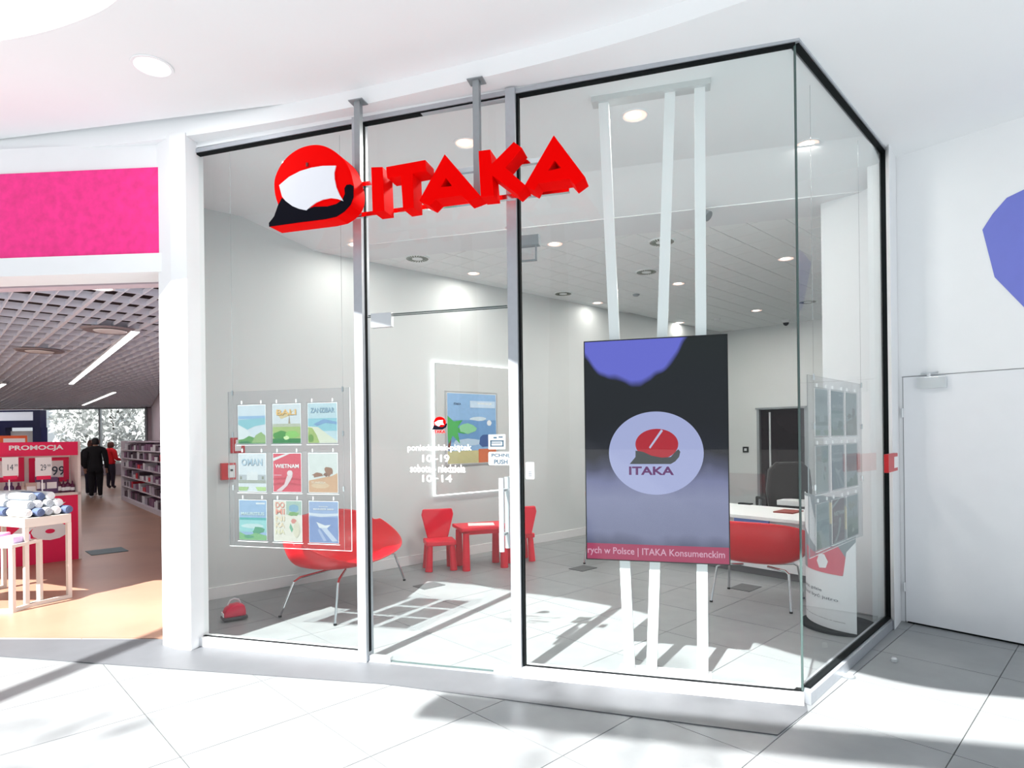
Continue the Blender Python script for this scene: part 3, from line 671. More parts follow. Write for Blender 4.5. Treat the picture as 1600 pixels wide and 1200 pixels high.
mx = N('ShaderNodeMixRGB'); t.links.new(mr.outputs[0], mx.inputs[0]); t.links.new(ramp.outputs[0], mx.inputs[1]); mx.inputs[2].default_value = (*hexc('6468cc'), 1)
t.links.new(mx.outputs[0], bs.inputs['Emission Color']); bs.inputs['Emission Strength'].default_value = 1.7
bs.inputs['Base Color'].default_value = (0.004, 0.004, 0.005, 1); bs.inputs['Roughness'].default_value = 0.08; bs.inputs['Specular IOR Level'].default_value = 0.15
def uvquad(name, pl, u0, u1, z0, z1, off, m_, parent):
    b = MB(); b.poly([pl.P(u0, z0, off), pl.P(u1, z0, off), pl.P(u1, z1, off), pl.P(u0, z1, off)]); o = b.build(name, m_, parent)
    l = o.data.uv_layers.new(name='UVMap')
    for lp in o.data.loops:
        v = Vector(o.data.vertices[lp.vertex_index].co) + ABS[o]
        q = v - pl.a; l.data[lp.index].uv = ((q.dot(pl.d) - u0) / (u1 - u0), (v.z - z0) / (z1 - z0))
    return o
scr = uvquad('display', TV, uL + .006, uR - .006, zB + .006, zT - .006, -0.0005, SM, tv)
def em(h, s=1.35):
    q = mat('screen_' + h, hexc(h), 0.1, emit=s, spec=0.15); q.node_tree.nodes['Principled BSDF'].inputs['Base Color'].default_value = (.01, .01, .01, 1); return q
cu, cz = TV.uz(1024, 708); ru = abs(TV.uz(1098, 708)[0] - TV.uz(950, 708)[0]) / 2; rz = abs(TV.uz(1024, 643)[1] - TV.uz(1024, 773)[1]) / 2
b = MB(); b.poly([TV.P(cu + ru * math.cos(a * math.pi / 32), cz + rz * math.sin(a * math.pi / 32), .0004) for a in range(64)]); b.build('white_oval', em('b4bbea'), scr)
b = MB(); cu2, cz2 = TV.uz(1026, 694); dr = abs(TV.uz(1059, 690)[0] - TV.uz(992, 690)[0]) / 2; dz_ = abs(TV.uz(1026, 670)[1] - TV.uz(1026, 718)[1]) / 2
b.poly([TV.P(cu2 + dr * math.cos(a * math.pi / 20), cz2 + dz_ * math.sin(a * math.pi / 20), .0012) for a in range(40)], 0)
tl = [(984, 725), (993, 714), (993, 704), (1005, 706), (1018, 712), (1034, 715), (1048, 714), (1056, 705), (1060, 702), (1063, 706), (1061, 714), (1055, 721), (1048, 725)]
loop = [Vector((*TV.uz(x, y), 0)) for x, y in tl]
for tr in tessellate_polygon([loop]): b.add([TV.P(loop[i].x, loop[i].y, .0018) for i in tr], [(0, 1, 2)], 1)
b.poly([TV.P(*TV.uz(x, y), .0024) for x, y in ((1014, 699), (1016, 701), (1036, 673), (1033, 671))], 2)
u0, z0 = TV.uz(983, 742); u1, z1 = TV.uz(1053, 729); put_text(b, 'ITAKA', TV.P, u0, z0, u1, z1, .0018, 3, 0.03)
b.build('screen_emblem', [em('c0102a'), em('3d4448'), em('c8cdf0'), em('64156b')], scr)
zr = TV.uz(1030, 852)[1]
b = MB(); b.poly([TV.P(uL + .006, zB + .006, .0004), TV.P(uR - .006, zB + .006, .0004), TV.P(uR - .006, zr, .0004), TV.P(uL + .006, zr, .0004)], 0)
u0, z0 = TV.uz(921, 868); u1, z1 = TV.uz(1134, 858)
put_text(b, 'rych w Polsce | ITAKA Konsumenckim', TV.P, uL + .01, zB + .028, uR - .03, zr - .022, .0012, 1, 0.012)
b.build('ticker_band', [em('b02a5c'), em('e0a9c4')], scr)
# slanted poles
for (xt, yt, xb, yb) in ((943, 166, 984, 1044), (1047, 136, 1018, 1049), (1093, 125, 1098, 1060)):
    ut = FR.uz(xt, yt, -.26)[0]; ub = FR.uz(xb, yb, -.26)[0]
    b = MB()
    pts = []
    for (u, z) in ((ub, 0.01), (ut, ZS - .02)):
        for (du_, do) in ((-.032, -.02), (.032, -.02), (.032, .02), (-.032, .02)): pts.append(FR.P(u + du_, z, -.27 + do))
    b.add(pts, [(0, 1, 2, 3), (4, 7, 6, 5), (0, 4, 5, 1), (1, 5, 6, 2), (2, 6, 7, 3), (3, 7, 4, 0)])
    b.build('pole', white_m, tv)
    zs = FR.uz((xt + xb) / 2, 897, -.26)[1]; f = (zs - 0) / (ZS); uc = ub + (ut - ub) * f
ua = FR.uz(968, 1042, -.26)[0]; ub = FR.uz(1112, 1062, -.26)[0]
b = MB(); FR.box(b, ua, ub, 0.0, 0.012, -.32, -.22); b.build('floor_bar', white_m, tv)
ua = FR.uz(925, 150, -.26)[0]; ub = FR.uz(1110, 120, -.26)[0]
b = MB(); FR.box(b, ua, ub, ZS - .035, ZS, -.31, -.22); b.build('ceiling_bar', mat('pale_grey_bar', (.6, .62, .63), .5), tv)

# ================================================================== SEATING
def shell_seat(name, label, cat, loc, ang, Ln, depth, seat_z, back_z, leg_pts, top=None, endk=0.10, group=None):
    """moulded shell; local x = along, y = from front (-) to back (+)"""
    root = thing(name, label, cat, loc); ca, sa = math.cos(ang), math.sin(ang)
    def W(x, y, z): return Vector((loc[0] + x * ca - y * sa, loc[1] + x * sa + y * ca, z))
    NU, NV = 28, 16; vs = []
    for i in range(NU + 1):
        a = math.sin(math.pi / 2 * (-1 + 2 * i / NU)); k = max(0.0, 1 - abs(a) ** 3.0) ** 0.5
        for j in range(NV + 1):
            v = j / NV
            if v < 0.5:
                w = v / 0.5; y = -depth * .5 + depth * .80 * w; z = seat_z + 0.05 * (1 - w) ** 2 * 1.0 - 0.03 * math.sin(w * math.pi)
            else:
                w = (v - .5) / .5; y = depth * (.30 + .22 * math.sin(w * math.pi / 2) ** 0.8 * 1.0); z = seat_z + (back_z - seat_z) * w ** 1.15
            yc, zc = depth * .1, seat_z + (back_z - seat_z) * .72
            kk = endk + (1 - endk) * k
            y = yc + (y - yc) * kk; z = zc + (z - zc) * kk
            vs.append(W(a * Ln / 2 * (1 - 0.04 * (v - .5)), y, z))
    fs = [(i * (NV + 1) + j, (i + 1) * (NV + 1) + j, (i + 1) * (NV + 1) + j + 1, i * (NV + 1) + j + 1) for i in range(NU) for j in range(NV)]
    b = MB(); b.add(vs, fs); o = b.build('seat_shell', shell_m, root, smooth=True)
    md = o.modifiers.new('t', 'SOLIDIFY'); md.thickness = 0.018; md.offset = -1
    md = o.modifiers.new('s', 'SUBSURF'); md.levels = 1; md.render_levels = 1
    for (lx, ly, fx, fy) in leg_pts:
        h = seat_z - 0.035
        b = MB(); b.tube([W(lx * .35, ly * .35, h), W(lx * .9, ly * .9, h), W(lx, ly, h - 0.02), W(fx, fy, 0.012)], 0.0105, 8); lg = b.build('leg', chrome_m, root); smooth_by_angle(lg)
        b = MB(); b.tube([W(fx, fy, 0.0), W(fx, fy, 0.014)], 0.014, 8); b.build('foot_cap', black_m, lg)
    return root
ang = math.atan2(1.57, 0.30)
shell_seat('shell_settee', 'wide red moulded settee on thin chrome legs by the left wall', 'settee', (-1.53, 5.72, 0), ang, 1.58, 0.78, 0.36, 0.80,
           [(-.62, -.2, -.76, -.24), (-.62, .2, -.62, .33), (.62, -.2, .78, -.24), (.62, .2, .72, .22)])
# visitors' armchair with its back to the window, by the desk
shell_seat('shell_armchair', 'red shell armchair on chrome legs facing the white desk', 'chair', (2.19, 5.52, 0), math.radians(180 - 35), 0.92, 0.58, 0.36, 0.74,
           [(-.3, -.2, -.33, -.27), (.3, -.2, .33, -.27), (-.3, .2, -.33, .28), (.3, .2, .33, .28)], endk=0.12)
shell_seat('shell_armchair', 'second red shell armchair on chrome legs, mostly hidden behind the display screen', 'chair', (1.18, 7.30, 0), math.radians(60), 0.62, 0.56, 0.42, 0.86,
           [(-.25, -.2, -.29, -.25), (.25, -.2, .29, -.25), (-.25, .2, -.29, .24), (.25, .2, .29, .24)], endk=0.12)

# children's table and chairs
def kids_chair(loc, ang, label):
    r = thing('childrens_chair', label, 'chair', loc); ca, sa = math.cos(ang), math.sin(ang)
    ax = (Vector((ca, sa, 0)), Vector((-sa, ca, 0)), Vector((0, 0, 1))); L0 = Vector(loc)
    W = lambda x, y, z: L0 + ax[0] * x + ax[1] * y + ax[2] * z
    b = MB(); b.box(W(0, 0, .31), (.34, .30, .055), ax); b.build('seat', kids_m, r, bevel=.015)
    b = MB()
    b.prism([W(-.12, -.125, .33), W(.12, -.125, .33), W(.185, -.13, .60), (W(.17, -.13, .665)), W(-.17, -.13, .665), W(-.185, -.13, .60)], ax[1] * -.05); b.build('backrest', kids_m, r, bevel=.015)
    for sx in (-1, 1):
        for sy in (-1, 1):
            b = MB(); b.tube([W(sx * .125, sy * .105, .30), W(sx * .14, sy * .12, 0)], [.034, .042], 12); smooth_by_angle(b.build('leg', kids_m, r))
    return r
kids_chair((-.84, 7.0, 0), math.radians(195), "red plastic children's chair left of the little red table")
kids_chair((.05, 7.43, 0), math.radians(20), "red plastic children's chair right of the little red table, behind the door post")
kt = thing('childrens_table', "low red plastic children's table with chunky round legs", 'table', (-.37, 7.10, 0))
ka = math.radians(20); kx = (Vector((math.cos(ka), math.sin(ka), 0)), Vector((-math.sin(ka), math.cos(ka), 0)), Vector((0, 0, 1))); K0 = Vector((-.37, 7.10, 0))
b = MB(); b.box(K0 + Vector((0, 0, .465)), (.58, .44, .04), kx); b.build('tabletop', kids_m, kt, bevel=.014)
b = MB(); b.box(K0 + Vector((0, 0, .425)), (.46, .33, .05), kx); b.build('apron', kids_m, kt)
for sx in (-1, 1):
    for sy in (-1, 1):
        p = K0 + kx[0] * (sx * .225) + kx[1] * (sy * .155)
        b = MB(); b.tube([p + Vector((0, 0, .42)), p], [.036, .045], 12); smooth_by_angle(b.build('leg', kids_m, kt))
b = MB(); b.box(K0 + kx[0] * .0 + Vector((0, 0, .487)), (.30, .21, .004), (Vector((math.cos(.1), math.sin(.1), 0)), Vector((-math.sin(.1), math.cos(.1), 0)), Vector((0, 0, 1))))
tag(b.build('drawing_sheet', paper_m, None, loc=K0 + Vector((0, 0, .485))), "white sheet of paper lying on the children's table", 'paper')

# ================================================================== LEFT WALL: lit frame, poster, extinguisher sign, call point
fu0, fzt = LW.uz(676, 567); fu1, fz2 = LW.uz(791, 575); fzb = LW.uz(676, 773)[1]
fr = thing('backlit_panel', 'pale wall panel glowing along its edges above the children\'s table', 'wall panel', LW.P((fu0 + fu1) / 2, fzb, 0))
b = MB(); LW.box(b, fu0, fu1, fzb, fzt, 0.035, 0.065); b.build('panel', mat('panel_grey', (.60, .62, .62), .6, noise=.01), fr)
b = MB(); g = -0.016
LW.box(b, fu0 + g, fu1 - g, fzb + g, fzb + g + .012, 0.004, 0.030); LW.box(b, fu0 + g, fu1 - g, fzt - g - .012, fzt - g, 0.004, 0.030); LW.box(b, fu0 + g, fu0 + g + .012, fzb + g, fzt - g, 0.004, 0.030); LW.box(b, fu1 - g - .012, fu1 - g, fzb + g, fzt - g, 0.004, 0.030)
b.build('light_strip', mat('led_strip', (1, 1, 1), .5, emit=3.2), fr)
ART['beach'] = ('palm', [('8fb6dd', R(0, 0, 1, 1)), ('6f9ccb', R(0, .3, 1, .62)), ('c8c596', R(0, 0, .62, .18)), ('cf6a3a', R(.62, 0, 1, .2)), ('b9d2e6', blob(.4, .3, .3, .05, seed=20)), ('cfe0ea', blob(.62, .64, .18, .03, seed=21)), ('7d4d3c', [(.0, .2), (.05, .2), (.08, .45), (.03, .45)]),
   ('4fae5c', [(0, .68), (.12, .6), (.3, .62), (.2, .52), (.36, .42), (.2, .44), (.24, .28), (.1, .4), (.02, .28), (0, .4)]), ('8fcfa0', blob(.4, .5, .16, .08, j=.2, seed=22)), ('3f5e97', blob(.78, .32, .16, .1, j=.15, seed=23)), ('e9eef2', blob(.85, .58, .05, .04, seed=24)), ('c5dbee', R(.45, .8, .98, .9))], [('ITAKA', .13, .83, .27, .86, '3a4560'), ('WAKACJE', .6, .84, .9, .87, 'f3efe6')])
u0, z1 = LW.uz(697, 613, .07); u1, _ = LW.uz(774, 613, .07); z0 = LW.uz(697, 726, .07)[1]
b = MB(); LW.box(b, u0 - .02, u1 + .02, z0 - .02, z1 + .02, .066, .078); tag(b.build('picture_frame', steel_m, None, loc=LW.P(u0, z0, .066)), 'thin silver snap frame on the backlit wall panel', 'frame')
poster(LW, u0, u1, z0, z1, .081, 'beach', '', 1, False, ink=1.0, label='seaside poster with green palm in the silver frame on the backlit panel')
firered = mat('fire_red', (.55, .005, .01), .35, noise=.02)
def wall_box(pl, x0, y0, x1, y1, d, name, m_, label, cat):
    u0, z1 = pl.uz(x0, y0, d); u1, z0 = pl.uz(x1, y1, d)
    b = MB(); pl.box(b, u0, u1, z0, z1, 0, d); o = b.build(name, m_, None, bevel=.004, loc=pl.P((u0 + u1) / 2, z0, 0)); tag(o, label, cat); return o, u0, u1, z0, z1
o, u0, u1, z0, z1 = wall_box(LW, 346, 724, 369, 749, .05, 'fire_call_point', firered, 'red fire call point box on the left shop wall', 'fire alarm')
b = MB(); LW.box(b, u0 + .45 * (u1 - u0), u1 - .01, z0 + .02, z1 - .02, .05, .054); b.build('front_plate', paper_m, o)
b = MB(); LW.box(b, u0 + .6 * (u1 - u0), u1 - .03, z0 + .08, z0 + .10, .054, .057); b.build('push_mark', black_m, o)
o, u0, u1, z0, z1 = wall_box(LW, 360, 684, 372, 708, .008, 'extinguisher_sign', firered, 'small red fire extinguisher pictogram sign on the left wall', 'sign')
b = MB(); LW.box(b, u0 + .04, u0 + .1, z0 + .02, z1 - .06, .008, .010); LW.box(b, u0 + .05, u0 + .08, z1 - .06, z1 - .02, .008, .010); b.build('pictogram', paper_m, o)
o, u0, u1, z0, z1 = wall_box(LW, 372, 696, 383, 708, .008, 'direction_sign', firered, 'tiny red arrow sign beside the extinguisher pictogram', 'sign')
b = MB(); b.poly([LW.P(u0 + .02, z0 + .03, .010), LW.P(u1 - .02, z0 + .03, .010), LW.P(u1 - .02, z1 - .02, .010)]); b.build('arrow', paper_m, o)

# small red appliance on the floor at the left window
a0_ = Z(366, 968); vc0 = thing('floor_vacuum', 'small rounded red vacuum cleaner with grey base on the floor behind the left pane', 'vacuum cleaner', (a0_.x, a0_.y, 0))
b = MB(); ca = math.radians(35); X_ = Vector((math.cos(ca), math.sin(ca), 0)); Y_ = Vector((-math.sin(ca), math.cos(ca), 0)); A0 = Vector((a0_.x, a0_.y, 0))
prof = [(-.085, .03), (-.085, .06), (-.07, .10), (-.03, .128), (.03, .135), (.075, .115), (.085, .07), (.085, .03)]
b.prism([A0 + X_ * x + Vector((0, 0, z)) - Y_ * .05 for x, z in prof], Y_ * .10); b.build('body', mat('soft_red', (.72, .03, .08), .4, noise=.03), vc0, bevel=.02, smooth=True)
b = MB(); b.box(A0 + Vector((0, 0, .022)), (.19, .13, .022), (X_, Y_, Vector((0, 0, 1)))); b.build('base', mat('dark_grey_plastic', (.05, .05, .055), .5, noise=.05), vc0, bevel=.006)
b = MB(); b.tube([A0 + X_ * x + Vector((0, 0, z)) for x, z in ((-.05, .125), (-.03, .165), (.0, .175), (.035, .165), (.05, .13))], .006, 8); b.build('handle', steel_m, vc0)
b = MB(); b.box(A0 - X_ * .088 + Vector((0, 0, .055)), (.006, .08, .03), (X_, Y_, Vector((0, 0, 1)))); b.build('front_grille', white_m, vc0)

# ================================================================== DESK AREA
DZ = .63
dk = Plane(Z(1140, 803, DZ), Z(1262, 815, DZ)); dk0 = dk.uz(1262, 800)[0]
desk = thing('reception_desk', 'long white reception desk behind the red armchair', 'desk', dk.P(-.3, 0, -.3))
b = MB(); dk.box(b, -1.0, dk0 + .05, DZ - .035, DZ, -.95, 0); b.build('desktop', white_m, desk, bevel=.004)
b = MB(); dk.box(b, -.95, dk0 + .03, .08, DZ - .035, -.14, -.06); b.build('front_panel', mat('desk_white', (.80, .80, .83), .5, noise=.01), desk)
b = MB(); dk.box(b, -.9, dk0 + .0, 0, .08, -.2, -.1); b.build('plinth', mat('plinth_grey', (.12, .12, .13), .5, noise=.05), desk)
ub0, zb1 = dk.uz(1157, 812, -.05); ub1, zb0 = dk.uz(1205, 824, -.05)
b = MB(); dk.box(b, ub0 - .05, ub1, DZ - .12, DZ - .037, -.02, -.004); b.build('blue_insert', mat('denim_blue', (.09, .14, .38), .6, noise=.05), desk)
def on_desk(px, py): return Z(px, py, DZ)
p = on_desk(1232, 800)
b = MB(); b.box(p + Vector((0, 0, .02)), (.30, .21, .012), (SV, DV, Vector((0, 0, 1)))); b.build
o = tag(b.build('catalogue', mat('dark_red_cover', (.28, .03, .02), .4, noise=.1), None, loc=p), 'dark red brochure lying on the desk', 'brochure')
o.location = p - Vector((0, 0, .014))
p = on_desk(1243, 789)
b = MB(); b.box(p + Vector((0, 0, .03)), (.26, .34, .06), (SV, DV, Vector((0, 0, 1)))); tag(b.build('paper_tray', white_m, None, bevel=.004, loc=p), 'white paper tray at the back of the desk', 'tray')
# red and white small poster stand behind tray
p = on_desk(1240, 786) + SV * .12
card = tag(MB().box(p + Vector((0, 0, .10)), (.26, .02, .20), (DV, SV, Vector((0, 0, 1)))).build('tabletop_sign', mat('deep_red_card', (.55, .01, .03), .4, noise=.1), None, loc=p), 'small dark red counter card with white stripes on the desk', 'sign')
b = MB(); b.box(p + Vector((0, 0, .17)) - SV * .012, (.16, .004, .02), (DV, SV, Vector((0, 0, 1)))); b.box(p + Vector((0, 0, .05)) - SV * .012, (.2, .004, .012), (DV, SV, Vector((0, 0, 1)))); b.build('stripe', paper_m, card)
# acrylic screen on desk
p0 = on_desk(1140, 790) - DV * .1; 
b = MB(); b.box(p0 + DV * .18 + SV * .25 + Vector((0, 0, .19)), (.5, .006, .38), (DV, SV, Vector((0, 0, 1)))); sg = tag(b.build('desk_screen', acr_m, None, loc=p0 + DV * .18 + SV * .25), 'clear upright screen standing on the left end of the desk', 'divider')
b = MB(); b.box(p0 + DV * .18 + SV * .25 + Vector((0, 0, .008)), (.16, .07, .016), (DV, SV, Vector((0, 0, 1)))); b.build('foot', black_m, sg)
# black office chair with high back behind the desk
oc = thing('office_chair', 'black high-backed office chair behind the desk', 'chair', (3.42, 7.85, 0)); O0 = Vector((3.42, 7.85, 0))
blk = mat('black_leather', (.006, .003, .004), .35, noise=.1, bump=.05)
b = MB(); b.box(O0 + Vector((0, 0, .48)), (.52, .5, .10)); b.build('seat', blk, oc, bevel=.03)
b = MB(); b.prism([O0 + Vector((x, -.2, z)) for x, z in ((-.24, .52), (.24, .52), (.28, .8), (.25, 1.05), (.16, 1.14), (-.16, 1.14), (-.25, 1.05), (-.28, .8))], (0, -.09, 0)); b.build('backrest', blk, oc, bevel=.03)
b = MB(); b.tube([O0 + Vector((0, 0, .07)), O0 + Vector((0, 0, .44))], .03, 10); b.build('gas_column', chrome_m, oc)
for k in range(5):
    a = k * 2 * math.pi / 5; b = MB(); b.tube([O0 + Vector((0, 0, .09)), O0 + Vector((.28 * math.cos(a), .28 * math.sin(a), .06))], [.022, .014], 8); b.build('base_arm', black_m, oc)
    b = MB(); b.tube([O0 + Vector((.28 * math.cos(a) - .01, .28 * math.sin(a), .027)), O0 + Vector((.28 * math.cos(a) + .015, .28 * math.sin(a), .027))], .026, 10); b.build('castor', black_m, oc)
for s_ in (-1, 1):
    b = MB(); b.tube([O0 + Vector((s_ * .25, .0, .46)), O0 + Vector((s_ * .30, .0, .52)), O0 + Vector((s_ * .30, .0, .68)), O0 + Vector((s_ * .29, -.2, .69))], .018, 8); b.build('armrest', black_m, oc)
# doorway leaf, dark glass, behind the desk
d2 = struct(MB().box(BW.P((u_d0 + u_d1) / 2, zdoor + .02, .0), (u_d1 - u_d0, .14, .03), BW.ax).build('door_2', alud_m))
b = MB(); BW.box(b, u_d0 + .02, u_d1 - .02, 0.01, zdoor, -.10, -.07); b.build('door_leaf', mat('dark_plum_gloss', (.010, .004, .007), .25, spec=.2, noise=.35, nscale=1.5), d2)
b = MB(); BW.box(b, u_d0, u_d0 + .05, 0, zdoor, -.12, .01); BW.box(b, u_d1 - .05, u_d1, 0, zdoor, -.12, .01); b.build('door_jamb', alud_m, d2)
ub, zz = BW.uz(1200, 680); b = MB(); BW.box(b, ub, ub + .03, zz - .6, BW.uz(1200, 644)[1], -.07, -.05); b.build('pull_handle', steel_m, d2)
u0, z1 = BW.uz(1161, 698); u1, z0 = BW.uz(1170, 707)
b = MB(); BW.box(b, u0, u1, z0, z1, 0, .02); o = tag(b.build('wall_thermostat', black_m, None, bevel=.004, loc=BW.P(u0, z0, 0)), 'small black square controller on the wall left of the dark door', 'switch')
b = MB(); BW.box(b, u0 + .03, u1 - .03, z0 + .03, z1 - .03, .02, .022); b.build('button', steel_m, o)

# ================================================================== CURVED FLOOR BANNER
bc = Vector((2.735, 4.79, 0)); br = .41
bn = thing('curved_banner', 'tall curved banner on a round dark base inside the glass corner', 'banner', (2.52, 4.76, 0))
def arc(a0d, a1d, z0, z1, rad, m_, name, par, th=.004, n=20):
    b = MB(); vs = []; fs = []
    for i in range(n + 1):
        a = math.radians(a0d + (a1d - a0d) * i / n)
        for r_ in (rad, rad + th):
            for z in (z0, z1): vs.append((bc.x + r_ * math.cos(a), bc.y + r_ * math.sin(a), z))
    for i in range(n):
        k = i * 4; fs += [(k + 2, k + 6, k + 7, k + 3), (k, k + 1, k + 5, k + 4), (k, k + 4, k + 6, k + 2), (k + 1, k + 3, k + 7, k + 5)]
    fs += [(0, 2, 3, 1), (n * 4, n * 4 + 1, n * 4 + 3, n * 4 + 2)]
    b.add(vs, fs); o = b.build(name, m_, par, smooth=False); smooth_by_angle(o); return o
A0d, A1d = -127, -212
sheet = arc(A0d, A1d, 0.03, 1.02, br, mat('banner_white', (.80, .83, .86), .5, noise=.01), 'banner_sheet', bn)
def apatch(pts, m_, name, k):     # pts in (fraction along, z) on banner front
    b = MB(); q = []
    loop = [Vector((x, z, 0)) for x, z in pts]
    # subdivide along x
    def W(x, z):
        a = math.radians(A0d + (A1d - A0d) * x); r_ = br + .006 + .0012 * k; return (bc.x + r_ * math.cos(a), bc.y + r_ * math.sin(a), z)
    bm = bmesh.new(); vs = [bm.verts.new(p) for p in loop]
    f = bm.faces.new(vs)
    for x in [i / 16 for i in range(1, 16)]:
        bmesh.ops.bisect_plane(bm, geom=bm.verts[:] + bm.edges[:] + bm.faces[:], plane_co=(x, 0, 0), plane_no=(1, 0, 0))
    bmesh.ops.triangulate(bm, faces=bm.faces[:]); bm.verts.index_update()
    b.add([W(v.co.x, v.co.y) for v in bm.verts], [[v.index for v in f.verts] for f in bm.faces]); bm.free()
    b.build(name, m_, sheet)
apatch([(0, .44), (1, .44), (1, 1.02), (0, 1.02)], mat('banner_grey', (.24, .29, .32), .5, noise=.04), 'grey_field', 0)
apatch([(.15, .44), (.72, .44), (.75, .62), (.55, .58), (.4, .62), (.2, .66), (.08, .55)], mat('banner_red', (.62, .12, .17), .5, noise=.04), 'red_shape', 1)
apatch([(.0, .44), (.14, .44), (.1, .62), (0, .7)], MATS['banner_white'], 'white_shape', 2)
apatch([(.05, .78), (.3, .82), (.34, .98), (.1, .96)], mat('banner_yellow', (.72, .64, .36), .5, noise=.04), 'yellow_shape', 2)
apatch([(.35, .48 + .0), (.45, .47), (.49, .52), (.45, .58), (.37, .58), (.32, .53)], MATS['banner_white'], 'white_dot', 3)
apatch([(.5, .62), (.8, .75), (.85, 1.0), (.62, 1.0), (.5, .8)], MATS['banner_white'], 'white_shape', 2)
def arc_text(txt, x0, x1, z0, z1, nm):
    vs, fs, _ = text_tris(txt, 0.0); b = MB()
    W = lambda x, z: (bc.x + (br + .0075) * math.cos(math.radians(A0d + (A1d - A0d) * x)), bc.y + (br + .0075) * math.sin(math.radians(A0d + (A1d - A0d) * x)), z)
    b.add([W(x1 + (1 - a - 0) * (x0 - x1) + 0, z0 + c * (z1 - z0)) for a, c in vs], fs); b.build(nm, inkb, sheet)
arc_text('zobacz, gdzie', .95, .42, .285, .315, 'lettering'); arc_text('możesz być jutro', .98, .2, .235, .268, 'lettering'); arc_text('sprawdź ofertę last minute w salonie', .9, .12, .09, .102, 'lettering')
b = MB(); b.lathe((2.52, 4.76, 0), [(.272, 0), (.275, .01), (.27, .022), (.1, .025)], 36); smooth_by_angle(b.build('round_base', black_m, bn))

# ================================================================== CEILING FITTINGS
glow_m = mat('lamp_reflector_glow', (1.0, .66, .56), .5, emit=1.5)
def downlight(px, py, z, r, label, warm=True, power=9, tilt=0):
    c = Z(px, py, z); d = thing('ceiling_light', label, 'ceiling light', (c.x, c.y, z))
    b = MB(); n = 28; k0 = []
    prof = [(r * 1.18, -.001), (r * 1.16, -.007), (r, -.008), (r * .96, .0), (r * .9, -.001)]
    vs = []; fs = []
    for rr, zz in prof:
        for k in range(n): vs.append((c.x + rr * math.cos(2 * math.pi * k / n), c.y + rr * math.sin(2 * math.pi * k / n), z + zz))
    for i in range(len(prof) - 1):
        for k in range(n): a = i * n + k; q = i * n + (k + 1) % n; fs.append((a, q, q + n, a + n))
    b.add(vs, fs); smooth_by_angle(b.build('rim', white_m, d))
    b = MB(); b.tube([(c.x, c.y, z - .0035), (c.x, c.y, z - .0015)], r * .93, 24); b.build('lens', glow_m if warm else lampc_m, d)
    if warm:
        b = MB(); b.tube([(c.x - r * .12, c.y - r * .1, z - .0055), (c.x - r * .12, c.y - r * .1, z - .0036)], r * .62, 20); b.build('bulb', lamp_m, d)
    if power:
        l = bpy.data.lights.new('lamp', 'AREA'); l.shape = 'DISK'; l.size = r * 1.8; l.energy = power; l.color = (1, .93, .87) if warm else (1, 1, 1)
        lo = bpy.data.objects.new('lamp', l); COL.objects.link(lo); lo.parent = d; lo.location = (0, 0, -.012)
    return d
DL = [(992, 180, ZS, .082, 'round recessed downlight in the plaster ceiling, above the display screen'),
      (1262, 225, ZS, .082, 'round recessed downlight by the glass corner of the shop'),
      (728, 223, ZS, .080, 'round recessed downlight in the plaster ceiling behind the sign hanger'),
      (867, 381, ZI, .080, 'ceiling downlight just right of the door post, nearest the window in the tiled ceiling'),
      (740, 427, ZI, .075, 'ceiling downlight above the door head'),
      (556, 382, ZI, .08, 'ceiling downlight half hidden behind the left door post'),
      (1060, 443, ZI, .08, 'ceiling downlight between the middle and right screen poles'),
      (934, 473, ZI, .08, 'ceiling downlight left of the screen poles'),
      (1062, 504, ZI, .085, 'ceiling downlight just above the top edge of the display screen'),
      (1228, 404, ZI, .085, 'ceiling downlight left of the corner glass joint'),
      (1182, 485, ZI, .085, 'ceiling downlight over the reception desk')]
for (x, y, z, r, lb) in DL: downlight(x, y, z, r, lb, True, {556: 10, 934: 4, 1062: 5, 740: 10, 1262: 8, 992: 30}.get(x, 52))
b = MB()
# mall downlight
ml = downlight(238, 103, ZU, .10, 'bright round downlight in the mall ceiling above the magenta fascia', False, 12)
# round swirl diffusers
def diffuser(px, py, r, label):
    c = Z(px, py, ZI); d = thing('air_diffuser', label, 'air vent', (c.x, c.y, ZI))
    b = MB(); b.tube([(c.x, c.y, ZI - .012), (c.x, c.y, ZI)], r, 36); smooth_by_angle(b.build('plate', ctile_m, d))
    for k in range(24):
        a = 2 * math.pi * k / 24; dx, dy = math.cos(a + .25), math.sin(a + .25); q0 = Vector((c.x + r * .45 * math.cos(a), c.y + r * .45 * math.sin(a), ZI - .0135)); q1 = Vector((c.x + r * .9 * dx, c.y + r * .9 * dy, ZI - .0135))
        s_ = (q1 - q0).normalized().cross(Vector((0, 0, 1))) * .008
        b = MB(); b.prism([q0 - s_ * .5, q1 - s_, q1 + s_, q0 + s_ * .5], (0, 0, .0015)); b.build('slot', mat('vent_slot', (.06, .09, .05), .6), d)
diffuser(652, 403, .135, 'round slotted ceiling air vent seen above the door on the left')
diffuser(1034, 377, .135, 'round slotted ceiling air vent behind the middle screen pole')
diffuser(1010, 424, .13, 'round slotted ceiling air vent between two screen poles, lower one')
diffuser(880, 458, .125, 'round slotted ceiling air vent right of the door post')
diffuser(1262, 471, .13, 'small round ceiling air vent seen through the side pane')
def small_ceiling(px, py, name, label, cat, m_, r=.05, h=.03):
    c = Z(px, py, ZI); d = thing(name, label, cat, (c.x, c.y, ZI))
    b = MB(); b.lathe((c.x, c.y, ZI - h), [(r * .6, 0), (r * .9, h * .4), (r, h)], 20); smooth_by_angle(b.build('housing', m_, d)); return d, c
small_ceiling(994, 460, 'smoke_detector', 'small grey smoke detector on the ceiling behind the left screen pole', 'smoke detector', alud_m, .05, .025)
